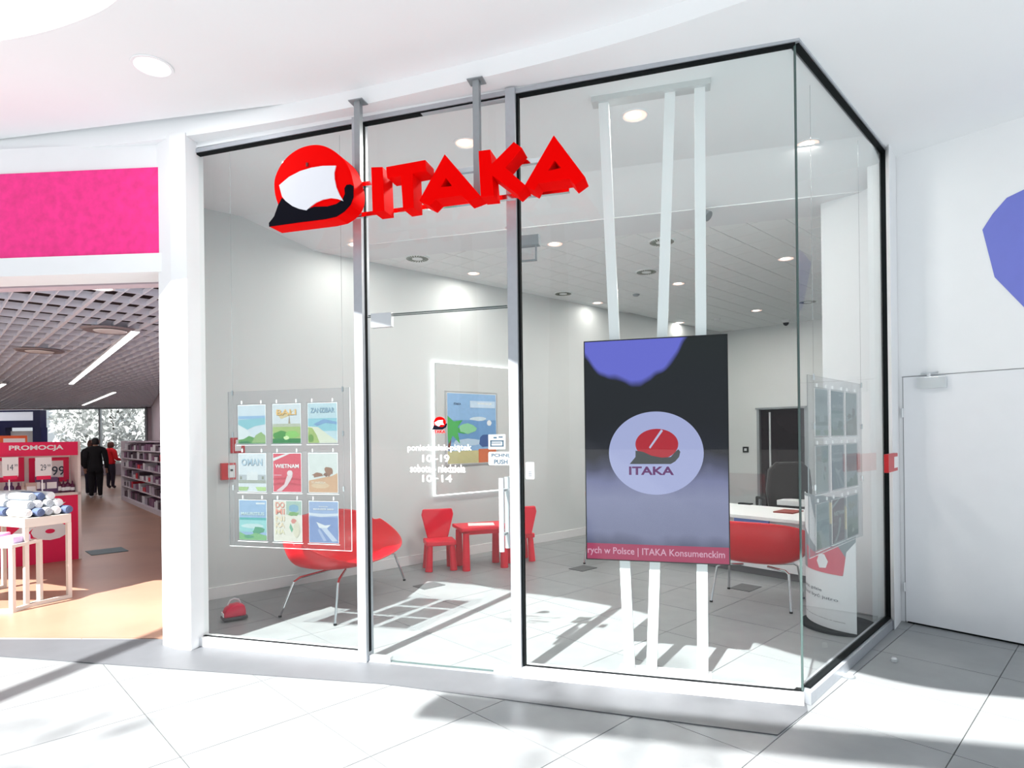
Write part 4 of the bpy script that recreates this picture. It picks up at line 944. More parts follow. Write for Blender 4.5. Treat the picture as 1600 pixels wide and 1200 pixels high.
small_ceiling(1120, 498, 'smoke_detector', 'small white smoke detector on the ceiling near the right screen pole', 'smoke detector', white_m, .06, .03)
d, c = small_ceiling(1228, 500, 'dome_camera', 'white dome security camera on the ceiling near the corner joint', 'camera', white_m, .07, .05)
b = MB(); b.lathe((c.x, c.y, ZI - .10), [(.015, 0), (.04, .02), (.05, .05)], 16); smooth_by_angle(b.build('dome', black_m, d))
# small spotlight at the right pole
c = Z(1100, 322, ZI + .0); d = thing('spotlight', 'small grey ceiling spotlight on a bracket by the right screen pole', 'spotlight', (c.x, c.y, ZI))
b = MB(); b.tube([(c.x, c.y, ZI), (c.x, c.y, ZI - .05)], .01, 8); b.build('bracket', alud_m, d)
b = MB(); b.tube([(c.x - .03, c.y + .03, ZI - .04), (c.x + .03, c.y - .03, ZI - .10)], [.03, .045], 14); b.build('head', alud_m, d)
# hanging frame of the exit light behind the door post
hp = Plane(FR.P(0, 0, -.35), FR.P(1, 0, -.35))
hu0, hz1 = hp.uz(797, 372); hu1, _ = hp.uz(843, 362); hz0 = hp.uz(797, 388)[1]
ex = thing('exit_light', 'grey box-shaped emergency light with an empty clear frame, behind the door post', 'emergency light', hp.P((hu0 + hu1) / 2, hz1, 0))
b = MB(); hp.box(b, hu0, hu1, hz0, hz1, -.03, .03); b.build('housing', mat('grey_plastic', (.26, .29, .31), .5, noise=.02), ex, bevel=.004)
zf = hp.uz(800, 411)[1]
b = MB(); t_ = .011
hp.box(b, hu0 + .012, hu0 + .012 + t_, zf, hz0, -.008, .008); hp.box(b, hu1 - .02 - t_, hu1 - .02, zf, hz0, -.008, .008); hp.box(b, hu0 + .012, hu1 - .02, zf, zf + t_, -.008, .008); b.build('frame', MATS['grey_plastic'], ex)
b = MB(); hp.box(b, hu0 + .02, hu1 - .03, zf + .01, hz0, -.002, .002); b.build('clear_plate', acr_m, ex)
b = MB(); b.tube([hp.P((hu0 + hu1) / 2 - .04, (hz0 + hz1) / 2, .02), hp.P((hu0 + hu1) / 2 - .04, (hz0 + hz1) / 2, .31)], .008, 6); b.build('bracket_arm', steel_m, ex)

# ================================================================== DOOR WALL (right)
du0, dzt = DW.uz(1412, 590); 
d3 = struct(MB().box(DW.P(.55, .004, .003), (1.0, .02, .008), DW.ax).build('door_3', black_m))
du1 = du0 + 1.25
b = MB(); DW.box(b, du0, du1, .012, dzt, .0, .014); b.build('door_leaf', mat('white_door', (.80, .82, .85), .5, noise=.01), d3)
b = MB(); DW.box(b, du0 - .012, du1 + .01, dzt + .003, dzt + .007, .0, .004); DW.box(b, du0 - .008, du0 - .003, 0, dzt, .0, .003); b.build('door_gap', mat('gap_grey', (.25, .26, .27), .7), d3)
for y in (645, 916):
    zz = DW.uz(1411, y, .01)[1]
    b = MB(); b.tube([DW.P(du0 - .006, zz - .035, .02), DW.P(du0 - .006, zz + .035, .02)], .008, 8); b.build('hinge', steel_m, d3)
u0, z1 = DW.uz(1433, 590, .04); u1, z0 = DW.uz(1479, 605, .04)
b = MB(); DW.box(b, u0, u1, z0, z1, .014, .06); cl = b.build('door_closer', steel_m, d3, bevel=.005)
b = MB(); b.tube([DW.P(u0 + .08, z1, .045), DW.P(u0 + .08, z1 + .025, .045)], .014, 10); b.tube([DW.P(u0 + .08, z1 + .02, .045), DW.P(u1 - .05, z1 + .028, .06), DW.P(u0 + .02, z1 + .03, .015)], .007, 6); b.build('closer_arm', steel_m, cl)
# blue polygon decal
dp = [(1535, 359), (1551, 334), (1573, 309), (1600, 296)]
pts = [DW.uz(x, y, .004) for x, y in dp]
ux = pts[-1][0]; zx = pts[-1][1]
pts += [(ux + .22, zx + .02), (ux + .40, zx - .12), (ux + .46, zx - .36), (ux + .3, zx - .52), (ux + .12, zx - .62)] + [DW.uz(1600, 480, .004), DW.uz(1554, 433, .004)]
b = MB(); b.prism([DW.P(u, z, .0) for u, z in pts], DW.n * .004)
tag(b.build('wall_decal', mat('periwinkle_vinyl', (.16, .19, .62), .5, noise=.02), None, loc=DW.P(ux, zx - .3, 0)), 'large blue polygon decal on the white wall above the door', 'decal')
PL = Plane((2.872, 4.640), (3.064, 4.862))
u0, z1 = PL.uz(1388, 710, .03); u1, z0 = PL.uz(1403, 735, .03)
b = MB(); PL.box(b, u0 + .012, u1, z0, z1, 0, .03); o = tag(b.build('fire_call_point', firered, None, bevel=.004, loc=PL.P(u0, z0, 0)), 'red fire call point box on the white pilaster beside the side pane', 'fire alarm')
b = MB(); PL.box(b, u0 + .6 * (u1 - u0), u1 - .012, z0 + .025, z1 - .025, .03, .033); b.build('front_plate', paper_m, o)
# floor spot and door stop
p = Z(1325, 1057); fl = thing('floor_light', 'round recessed floor light in front of the glass corner', 'floor light', (p.x, p.y, 0))
b = MB(); b.lathe((p.x, p.y, -.004), [(.042, 0), (.042, .008), (.035, .009)], 24); b.build('rim', alud_m, fl)
b = MB(); b.lathe((p.x, p.y, .003), [(.031, 0), (.031, .004)], 24); b.build('lens', white_m, fl)
p = Z(1397, 1034); b = MB(); b.lathe((p.x, p.y, 0), [(.018, 0), (.018, .02), (.013, .028)], 14); ds = tag(b.build('door_stop', steel_m, None, loc=(p.x, p.y, 0)), 'small round steel door stop on the grey floor tiles', 'door stop')

# ================================================================== NEIGHBOURING SHOP (magenta fascia)
pk_w = mat('pinkish_wall', (.55, .45, .50), .7, noise=.03)
EN = Plane((-2.50, 4.50), (-7.2, 4.83), side=-1)          # entrance plane, u runs to the left
def ez(px, py): return EN.uz(px, py)[1]
zf1 = ez(252, 262); zf0 = ez(252, 397); zl0 = ez(252, 426)
mb = MB(); EN.box(mb, 0.0, 4.7, zf1, ZS + .02, -.12, .0); struct(mb.build('wall_fascia', wall_m))
fs_ = thing('shop_fascia', 'wide magenta fascia band over the neighbouring shop entrance', 'fascia', EN.P(1.2, zf0, 0))
b = MB(); EN.box(b, .012, 4.7, zf0, zf1, -.10, .012); b.build('magenta_panel', mag_m, fs_)
b = MB(); EN.box(b, .012, 4.7, zl0, zf0, -.25, .03); b.build('lower_lintel', white_m, fs_)
pkf = struct(MB().vprism([(-2.50, 4.64), (-7.2, 4.92), (-30, 10), (-30, 27.2), (-15.9, 27.2), (-6.65, 12.2), (-3.06, 5.62)], -.014, .004).build('floor_neighbour', terra_m)); pkf.name = 'floor.001'
PRW = Plane((-3.06, 5.62), (-6.65, 12.2), side=-1); PRW2 = Plane((-6.65, 12.2), (-15.9, 27.1), side=-1)
wallbox(PRW, 0, PRW.len, 0, 3.75, .1, 'wall_neighbour', pk_w); wallbox(PRW2, 0, PRW2.len + .1, 0, 3.75, .1, 'wall_neighbour', pk_w)
mb = MB()
mb.box((-26.5, 27.1, 1.9), (7.6, .15, 3.8)); mb.box((-19, 27.1, .25), (8, .15, .5)); mb.box((-19, 27.1, 3.4), (8, .15, .94)); mb.box((-15.9, 27.1, 1.9), (.5, .15, 3.8))
struct(mb.build('wall_neighbour_far', pk_w))
struct(MB().vprism([(-2.62, 5.0), (-7.2, 5.4), (-30, 10), (-30, 27.2), (-15.9, 27.2), (-6.6, 12.2), (-3.06, 5.62)], 3.5, 3.6).build('ceiling_plenum', blk_void)).name = 'ceiling.004'
mb = MB(); EN.box(mb, 0.03, 5.2, zl0 + .0, 3.66, -.42, -.30); struct(mb.build('wall_header', pk_w))
struct(MB().box((-30, 16, 1.9), (.2, 24, 3.8)).build('wall_neighbour_left', pk_w))
# far windows
for k, (x0, x1) in enumerate(((70, 157), (160, 229))):
    X0 = (x0 - 800) / 960 * 27; X1 = (x1 - 800) / 960 * 27
    wn = struct(MB().box(((X0 + X1) / 2, 27.0, 2.93), (X1 - X0, .12, .06)).build('window_%d' % (5 + k), alud_m))
    b = MB(); b.box(((X0 + X1) / 2, 27.05, 1.7), (X1 - X0 - .1, .012, 2.4)); b.build('pane', glass_m, wn)
    b = MB(); b.box((X1, 27.0, 1.7), (.08, .12, 2.45)); b.build('mullion', alud_m, wn)
# open louvre ceiling
lz = 2.96
lv = struct(MB().box((-9.4, 12.0, 3.44), (.05, .05, .05)).build('ceiling_louvre', white_m)); lv.name = 'ceiling.005'
lm = mat('louvre_white', (.80, .83, .93), .5, noise=.02)
def lx_bounds(p, dirv):   # clip a line through p along dirv to the wedge of the shop
    t0, t1 = -40, 40
    hp_ = [((0, 1), 4.75, 1), ((0, 1), 26.9, -1)]
    def clip(a, bb, c, t0, t1):   # a*x+b*y >= c
        v0 = a * p.x + bb * p.y - c; dv = a * dirv.x + bb * dirv.y
        if abs(dv) < 1e-9: return (t0, t1) if v0 >= 0 else (1, 0)
        t = -v0 / dv
        return (max(t0, t), t1) if dv > 0 else (t0, min(t1, t))
    t0, t1 = clip(0.07, 1, 4.75 - .07 * 2.0, t0, t1); t0, t1 = clip(0, -1, -26.9, t0, t1)
    n = PRW2.n; t0, t1 = clip(n.x, n.y, n.dot(PRW2.a) + .02, t0, t1); n = PRW.n; t0, t1 = clip(n.x, n.y, n.dot(PRW.a) + .02, t0, t1)
    t0, t1 = clip(1, .96, 0, t0, t1)     # left limit a little outside the view
    return t0, t1
cnt = 0; extra = MB()
def blade(c0, c1, h, w, z):
    global cnt
    if (c1 - c0).length < .05: return
    d = (c1 - c0).normalized(); n = Vector((-d.y, d.x, 0)); mid = (c0 + c1) / 2
    if cnt < 290:
        b = MB(); b.box(Vector((mid.x, mid.y, z)), ((c1 - c0).length, w, h), (d, n, Vector((0, 0, 1)))); b.build('louvre_blade', lm, lv); cnt += 1
    else: extra.box(Vector((mid.x, mid.y, z)), ((c1 - c0).length, w, h), (d, n, Vector((0, 0, 1))))
base = Vector((-4.5, 5.4, 0))
for k in range(-6, 60):
    p = base - DV * (.55 * k); t0, t1 = lx_bounds(p, SV)
    if t1 > t0: blade(p + SV * t0, p + SV * t1, .075, .012, lz + .045)
for k in range(-20, 130):
    p = base + SV * (.16 * k); t0, t1 = lx_bounds(p, DV)
    if t1 > t0: blade(p + DV * t0, p + DV * t1, .045, .010 if k % 5 else .035, lz + .03)
if extra.v: o = extra.build('louvre_lattice', lm, lv); o['kind'] = 'stuff'
# linear lights
def linlight(x0, y0, x1, y1, label, pw):
    a = Z(x0, y0, 2.93); c = Z(x1, y1, 2.93); d = (c - a).normalized(); n = Vector((-d.y, d.x, 0)); mid = (a + c) / 2
    t_ = thing('linear_light', label, 'ceiling light', mid)
    b = MB(); b.box(mid + Vector((0, 0, .02)), ((c - a).length, .10, .04), (d, n, Vector((0, 0, 1)))); b.build('housing', white_m, t_)
    b = MB(); b.box(mid - Vector((0, 0, .004)), ((c - a).length - .02, .09, .008), (d, n, Vector((0, 0, 1)))); b.build('diffuser', lampc_m, t_)
    l = bpy.data.lights.new('lamp', 'AREA'); l.shape = 'RECTANGLE'; l.size = (c - a).length; l.size_y = .1; l.energy = pw; l.color = (1, .97, 1)
    lo = bpy.data.objects.new('lamp', l); COL.objects.link(lo); lo.parent = t_; lo.location = (0, 0, -.03); lo.rotation_euler = (0, 0, math.atan2(d.y, d.x))
linlight(212, 518, 111, 600, 'long bright strip light running back under the slatted ceiling', 70)
linlight(179, 613, 130, 633, 'shorter strip light further back under the slatted ceiling', 90)
linlight(6, 600, -60, 640, 'strip light cut off by the left picture edge', 60)
for (x, y, lb) in ((155, 449, 'small round light in the slatted ceiling, left of two near the lintel'), (222, 439, 'small round light in the slatted ceiling beside the column')):
    downlight(x, y, 2.955, .11, lb, False, 10)
for (x, y, lb) in ((172, 517, 'grey ring-shaped ceiling vent above the strip light'), (62, 549, 'grey ring-shaped ceiling vent at the left')):
    c = Z(x, y, 2.94); d = thing('ring_vent', lb, 'air vent', (c.x, c.y, 2.94))
    b = MB(); b.lathe((c.x, c.y, 2.935), [(.24, .012), (.30, 0), (.33, .02)], 28); smooth_by_angle(b.build('outer_ring', mat('vent_grey', (.30, .27, .29), .5, noise=.05), d))
    b = MB(); b.lathe((c.x, c.y, 2.925), [(.10, .01), (.17, 0), (.19, .012)], 28); smooth_by_angle(b.build('inner_ring', white_m, d))

# ---- promotion stand
PS = Plane((-6.76, 6.52), (-5.52, 7.85), side=1)
PL_ = PS.len
st_ = thing('promotion_stand', 'crimson and cream promotion stand with header board', 'display stand', PS.P(PL_ / 2, 0, -.15))
zh1 = PS.uz(118, 690)[1]; zh0 = PS.uz(118, 711)[1]; zs0 = PS.uz(118, 769)[1]
b = MB(); PS.box(b, 0, PL_ - .03, zh0, zh1, -.02, .03); hd = b.build('header_board', crim_m, st_)
b = MB(); PS.box(b, 0, PL_ - .03, zs0, zh0, -.42, -.38); b.build('back_board', cream_m, st_)
b = MB(); PS.box(b, 0, PL_ - .03, 0.0, zs0 - .03, -.03, 0.0); lb_ = b.build('lower_board', crim_m, st_)
b = MB(); PS.box(b, 0, PL_ - .0, zs0 - .03, zs0, -.42, .02); b.build('shelf', cream_m, st_)
b = MB(); PS.box(b, PL_ - .03, PL_, 0, zh1, -.42, .02); b.build('side_panel', cream_m, st_)
b = MB(); PS.box(b, 0, .03, 0, zh1, -.42, .02); b.build('side_panel', cream_m, st_)
b = MB(); u0, z0 = PS.uz(14, 706, .03); u1, z1 = PS.uz(99, 695, .03); put_text(b, 'PROMOCJA', PS.P, u0, z0 , u1, z1, .032, 0, .03); b.build('header_lettering', paper_m, hd)
b = MB(); u0, z0 = PS.uz(-8, 853, 0); u1, z1 = PS.uz(107, 784, 0); put_text(b, '%', PS.P, u0, z0, u1, z1, .003, 0, .03); b.build('percent_sign', paper_m, lb_)
# magenta price frames on the back board
for k, (x0, x1) in enumerate(((45, 108), (-18, 38))):
    u0, z1 = PS.uz(x0, 716, -.37); u1, z0 = PS.uz(x1, 752, -.37)
    f = tag(MB().prism([PS.P(u0, z0, -.375), PS.P(u1, z0, -.375), PS.P(u1, z1, -.375), PS.P(u0, z1, -.375)], PS.n * .006, [[PS.P(u0 + .06, z0 + .06, -.375), PS.P(u0 + .06, z1 - .04, -.375), PS.P(u1 - .06, z1 - .04, -.375), PS.P(u1 - .06, z0 + .06, -.375)]]).build('price_board', crim_m, None, loc=PS.P(u0, z0, -.375)),
            ('crimson price frame reading 99 at the right of the stand\'s back board', 'crimson price frame at the left of the stand\'s back board')[k], 'price sign')
    b = MB(); PS.box(b, u0 + .05, u1 - .05, z0 + .05, z1 - .03, -.374, -.372); s_ = b.build('price_sheet', paper_m, f)
    if k == 0:
        b = MB(); uu, zz0 = PS.uz(81, 743, -.37); uv_, zz1 = PS.uz(101, 728, -.37); put_text(b, '99', PS.P, uu, zz0, uv_, zz1, -.370, 0, .01); b.build('price_lettering', inkb, f)
for k, (x0, x1, tx, lb) in enumerate(((3, 29, '14⁹⁹', 'left price card with crimson foot in front of the stand'), (55, 81, '29⁹⁹', 'right price card with crimson foot in front of the stand'))):
    off = .10; u0, z1 = PS.uz(x0, 715, off); u1, z0 = PS.uz(x1, 741, off)
    c_ = thing('price_card', lb, 'price sign', PS.P((u0 + u1) / 2, z0 - .06, off))
    b = MB(); PS.box(b, u0, u1, z0 - .015, z1, off - .004, off); b.build('card', paper_m, c_)
    b = MB(); PS.box(b, u0 + .01, u1 - .01, z0 - .06, z0 - .015, off - .004, off + .001); b.build('card_foot', crim_m, c_)
    b = MB(); put_text(b, tx[:2], PS.P, u0 + .05, z0 + .05, u0 + .05 + (u1 - u0) * .35, z0 + .05 + (z1 - z0) * .35, off + .001, 0, 0); put_text(b, '99', PS.P, u0 + .06 + (u1 - u0) * .36, z0 + .09, u0 + .06 + (u1 - u0) * .55, z0 + .05 + (z1 - z0) * .35, off + .001, 0, 0); b.build('lettering', inkb, c_)
    b = MB(); PS.box(b, (u0 + u1) / 2 - .006, (u0 + u1) / 2 + .006, zs0, z0 - .05, off - .10, off - .09); PS.box(b, (u0 + u1) / 2 - .006, (u0 + u1) / 2 + .006, z0 - .06, z0 - .048, off - .10, off - .004); b.build('stem', steel_m, c_)
# bottles on the stand's shelf
bot_m = [mat('plum_plastic', (.10, .01, .05), .3, noise=.05), mat('dark_violet_plastic', (.09, .03, .12), .3, noise=.05), mat('beige_plastic', (.55, .42, .36), .4, noise=.05)]
bpos = ['rightmost', 'second from right', 'third from right', 'fourth from right', 'fifth from right', 'sixth from right', 'seventh from right', 'eighth from right', 'ninth from right', 'tenth from right', 'eleventh from right', 'twelfth from right']
bn_ = [0]
def bottle(u, o_, r, h, m_, label, kind):
    label = label + ', ' + bpos[bn_[0]]; bn_[0] += 1
    p = PS.P(u, zs0, o_); t_ = thing('bottle' if kind else 'box', label, 'bottle' if kind else 'box', p, 'toiletries on the promotion stand')
    if kind:
        b = MB(); b.lathe(p, [(r, 0), (r, h * .55), (r * .8, h * .68), (r * .35, h * .76)], 14); smooth_by_angle(b.build('body', m_, t_))
        b = MB(); b.lathe(p + Vector((0, 0, h * .76)), [(r * .35, 0), (r * .33, h * .22), (r * .2, h * .24)], 10); b.build('cap', m_, t_)
        b = MB(); b.lathe(p, [(r * 1.01, h * .14), (r * 1.01, h * .42)], 14); b.build('label_band', paper_m, t_)
    else:
        b = MB(); PS.box(b, u - r, u + r, zs0, zs0 + h, o_ - r * .6, o_ + r * .6); b.build('body', m_, t_)
        b = MB(); PS.box(b, u - r * .8, u + r * .8, zs0 + h * .3, zs0 + h * .7, o_ + r * .6, o_ + r * .6 + .002); b.build('label_band', paper_m, t_)
for (x, r, h, mi_, kd) in ((113, .03, .15, 0, 1), (106, .035, .17, 0, 1), (99, .03, .16, 0, 1), (91, .035, .2, 0, 1), (80, .07, .21, 1, 0), (68, .04, .2, 1, 0), (60, .035, .22, 1, 0), (48, .06, .15, 2, 0), (36, .035, .16, 2, 1), (29, .035, .16, 0, 1), (18, .03, .17, 1, 1), (10, .03, .17, 1, 1)):
    u = PS.uz(x, 760, -.12)[0]
    bottle(u, -.12, r * .9, h * .95, bot_m[mi_], {(0, 1): 'small plum-coloured bottle on the promotion stand shelf', (1, 1): 'violet bottle on the promotion stand shelf', (1, 0): 'dark violet carton on the promotion stand shelf', (2, 0): 'beige carton on the promotion stand shelf', (2, 1): 'beige bottle on the promotion stand shelf'}[(mi_, kd)], kd)
# orange sign behind it
p = Z(20, 686, 1.52); 
os_ = Plane((-8.2, 8.6), (-7.0, 9.1)); u0, z1 = os_.uz(-15, 681); u1, z0 = os_.uz(42, 692)
b = MB(); os_.box(b, u0, u1, z0 - .3, z1, -.02, 0); o = tag(b.build('orange_sign', mat('orange_board', (.85, .13, .03), .5, noise=.03), None, loc=os_.P(u0, z0, 0)), 'orange sign board rising behind the promotion stand', 'sign')
b = MB(); os_.box(b, u0 + .15, u1 - .02, z0 + .0, z1 - .04, 0, .003); b.build('white_bar', paper_m, o)
b = MB(); os_.box(b, (u0 + u1) / 2 - .02, (u0 + u1) / 2 + .02, 0, z0 - .28, -.02, 0); b.build('post', white_m, o)

# ---- white tables
def frame_table(name, label, corner, dx, dy, L1, W1, h, top_h, rail_front=True):
    """corner is the near right foot; dx runs to the left along the table, dy back"""
    dx = Vector((*dx, 0)).normalized(); dy = Vector((*dy, 0)).normalized(); c = Vector((*corner, 0)); r = thing(name, label, 'table', c + dx * (L1 / 2) + dy * (W1 / 2)); ax = (dx, dy, Vector((0, 0, 1))); t_ = .035
    b = MB(); b.box(c + dx * (L1 / 2) + dy * (W1 / 2) + Vector((0, 0, h - top_h / 2)), (L1, W1, top_h), ax); b.build('tabletop', cream_w, r, bevel=.004)
    for (a, q) in ((0, 0), (0, 1), (1, 0), (1, 1)):
        p = c + dx * (t_ / 2 + a * (L1 - t_)) + dy * (t_ / 2 + q * (W1 - t_)); b = MB(); b.box(p + Vector((0, 0, (h - top_h) / 2)), (t_, t_, h - top_h), ax); b.build('leg', cream_w, r)
    for a in (0, 1):
        b = MB(); b.box(c + dx * (t_ / 2 + a * (L1 - t_)) + dy * (W1 / 2) + Vector((0, 0, t_ / 2)), (t_, W1 - 2 * t_, t_), ax); b.build('floor_rail', cream_w, r)
    if rail_front:
        b = MB(); b.box(c + dx * (L1 / 2) + dy * (t_ / 2) + Vector((0, 0, t_ / 2)), (L1 - 2 * t_, t_, t_), ax); b.build('floor_rail', cream_w, r)
    return r
cream_w = mat('cream_white_frame', (.62, .58, .53), .4, noise=.01)
tA = Z(40, 951); tB = Z(113, 934)
dyv = Vector((tB.x - tA.x, tB.y - tA.y)); wA = dyv.length; dyv.normalize()
dxv = Vector((-dyv.y, dyv.x))
frame_table('display_table', 'taller cream display table loaded with rolled towels', (tA.x, tA.y), tuple(dxv), tuple(dyv), 1.1, wA, .81, .085, False)
tC = Z(30, 956)
frame_table('display_table', 'lower white nesting table at the left picture edge', (tC.x - .015, tC.y - .05), (-1, -.02), (.02, 1), .95, .34, .60, .03)
# packages on the low table
for k in range(5):
    p = Vector((tC.x - .12 - .17 * k, tC.y + .10, .60)); b = MB(); b.box(p + Vector((0, 0, .03 + .01 * (k % 2))), (.15, .20, .06 + .02 * (k % 2)), (Vector((math.cos(.2 * k), math.sin(.2 * k), 0)), Vector((-math.sin(.2 * k), math.cos(.2 * k), 0)), Vector((0, 0, 1))))
    tag(b.build('folded_cloth', mat(('lilac_cloth', 'pink_cloth')[k % 2], ((.62, .5, .75), (.85, .4, .6))[k % 2], .8, noise=.1), None, bevel=.012, loc=p), ('lilac folded cloth on the lower nesting table', 'pink folded cloth on the lower nesting table')[k % 2] + ', ' + bpos[k], 'cloth', 'folded cloths on the lower table')
# rolled towels
tw = [mat('towel_grey', (.42, .46, .50), .9, noise=.1, nscale=30, bump=.2), mat('towel_white', (.75, .76, .77), .9, noise=.08, nscale=30, bump=.2), mat('towel_blue', (.10, .14, .26), .9, noise=.1, nscale=30, bump=.2)]
lay_n = ['bottom', 'middle', 'top']; row_n = ['front', 'second', 'third', 'fourth', 'fifth']
def towel(c, ang, Ln, r, m_, lb):
    d = Vector((math.cos(ang), math.sin(ang), 0)); b = MB()
    b.tube([c - d * Ln / 2, c - d * (Ln / 2 - .015), c + d * (Ln / 2 - .015), c + d * Ln / 2], [r * .85, r, r, r * .85], 14); o = b.build('rolled_towel', m_, None, loc=c - Vector((0, 0, r))); smooth_by_angle(o, 50)
    b = MB(); pth = []
    for k in range(26):
        a = k * .55; rr = r * .12 + r * .62 * k / 26; n = Vector((-d.y, d.x, 0)); pth.append(c + d * (Ln / 2 + .001) + n * (rr * math.cos(a)) + Vector((0, 0, rr * math.sin(a))))
    b.tube(pth, r * .05, 5); b.build('roll_edge', m_, o); tag(o, lb, 'towel', 'rolled towels on the taller table')
rr = random.Random(3); c0 = Vector((tA.x, tA.y, 0)); DX = Vector((*dxv, 0)); DY = Vector((*dyv, 0)); Tl = ['grey rolled towel in the pile on the cream display table', 'white rolled towel in the pile on the cream display table', 'dark blue rolled towel in the pile on the cream display table']
ta = math.atan2(-DX.y, -DX.x)
for layer, n_, y0 in ((0, 5, .05), (1, 4, .09), (2, 3, .13)):
    for k in range(n_):
        for q in range(2):
            mi_ = rr.choice([0, 1, 1, 0, 2]); c = c0 + DX * (.17 + .36 * q + .05 * layer + rr.uniform(-.02, .02)) + DY * (y0 + .082 * k) + Vector((0, 0, .81 + .041 + .068 * layer))
            towel(c, ta + rr.uniform(-.05, .05), .30, .0395, tw[mi_], ('grey', 'white', 'dark blue')[mi_] + ' rolled towel, ' + lay_n[layer] + ' layer, ' + row_n[k] + ' row, ' + ('right', 'left')[q] + ' end of the table pile')

# ---- aisle shelving on the right
SHp = Plane(Z(190, 781), Z(252, 808), side=1)
ln = SHp.len
gd = thing('shelving_unit', 'long white shop shelving unit along the aisle, filled with small goods', 'shelving', SHp.P(ln / 2, 0, -.2))
shm = mat('shelf_pinkish_white', (.70, .62, .66), .5, noise=.02)
b = MB(); SHp.box(b, 0, ln + 1.5, 0, .10, -.36, 0); b.build('base', shm, gd)
b = MB(); SHp.box(b, -.04, 0, 0, 1.50, -.36, 0); b.build('end_panel', shm, gd)
b = MB(); SHp.box(b, 0, ln + 1.5, .10, 1.50, -.36, -.33); b.build('back_panel', mat('shelf_back', (.30, .2, .26), .6, noise=.1), gd)
zsv = [.10, .37, .62, .86, 1.08, 1.28, 1.48]
for z in zsv[1:]:
    b = MB(); SHp.box(b, 0, ln + 1.5, z - .02, z, -.33, -.02 if z < 1.4 else -.15); b.build('shelf', shm, gd)
gm = [mat('goods_%d' % i, c, .5, noise=.1) for i, c in enumerate([(.55, .5, .54), (.08, .05, .07), (.70, .68, .70), (.22, .10, .18), (.6, .02, .04), (.40, .34, .42)])]
gl = ['pale grey', 'black', 'white', 'plum', 'red', 'mauve']
ordn = ['', 'second ', 'third ', 'fourth ', 'fifth ', 'sixth ', 'seventh ', 'eighth ', 'ninth ', 'tenth ', 'eleventh ', 'twelfth ', 'thirteenth ', 'fourteenth ', 'fifteenth ', 'sixteenth ', 'seventeenth ', 'eighteenth ', 'nineteenth ', 'twentieth ', 'twenty-first ', 'twenty-second ', 'twenty-third ', 'twenty-fourth ', 'twenty-fifth ']
sname = ['bottom', 'second lowest', 'third lowest', 'third highest', 'second highest', 'top']
for si, z in enumerate(zsv[:-1]):
    u = .1; ci = 0
    while u < ln - .05:
        w_ = rr.uniform(.12, .34); h_ = rr.uniform(.07, .17) if si else rr.uniform(.12, .22); k = rr.choice([0, 1, 2, 3, 5, 3, 1]) if rr.random() > .06 else 4
        b = MB(); SHp.box(b, u, u + w_ * .9, z + .001, z + h_, -.30, -.05); b.build
        tag(b.build('carton', gm[k], None, loc=SHp.P(u + w_ / 2, z, -.2)), gl[k] + ' carton, ' + ordn[ci] + ('from' if ci else 'at') + ' far end, ' + sname[si] + ' aisle shelf', 'carton', 'cartons on the aisle shelving'); u += w_ + .03; ci += 1
# navy-framed portal far left
b = MB(); xa = (-8 - 800) / 960 * 22; xb = (68 - 800) / 960 * 22
nv = mat('navy_frame', (.015, .02, .10), .5, noise=.05)
pt = thing('navy_portal', 'navy framed portal with white panels at the far left end of the neighbouring shop', 'display stand', ((xa + xb) / 2, 22, 0))
b = MB(); b.box(((xa + xb) / 2, 22, 2.33), (xb - xa, .3, .62)); b.build('head_beam', nv, pt)
b = MB(); b.box(((xa + xb) / 2 - .1, 21.84, 2.42), (xb - xa - .3, .02, .30)); b.build('sign_panel', mat('pale_lit_panel', (.8, .85, .95), .5, emit=.6), pt)
for x in (xa + .35, xb - .12): b = MB(); b.box((x, 22, 1.01), (.3, .3, 2.02)); b.build('post', nv, pt)
b = MB(); b.box(((xa + xb) / 2, 22.1, 1.3), (xb - xa - .8, .04, 1.2)); b.build('white_panel', paper_m, pt)
# square security post at the left? grey mat on the floor
a_, c_, d_, e_ = Z(148, 866), Z(182, 862), Z(187, 856 + 0), Z(152, 858)
p = Z(167, 862); b = MB(); b.box(Vector((p.x, p.y, .008)), (.42, .42, .008), (SV, DV, Vector((0, 0, 1)))); tag(b.build('floor_hatch', mat('slate_hatch', (.13, .19, .21), .6, noise=.1), None, loc=(p.x, p.y, .004)), 'grey square floor hatch in the terracotta aisle', 'floor hatch')

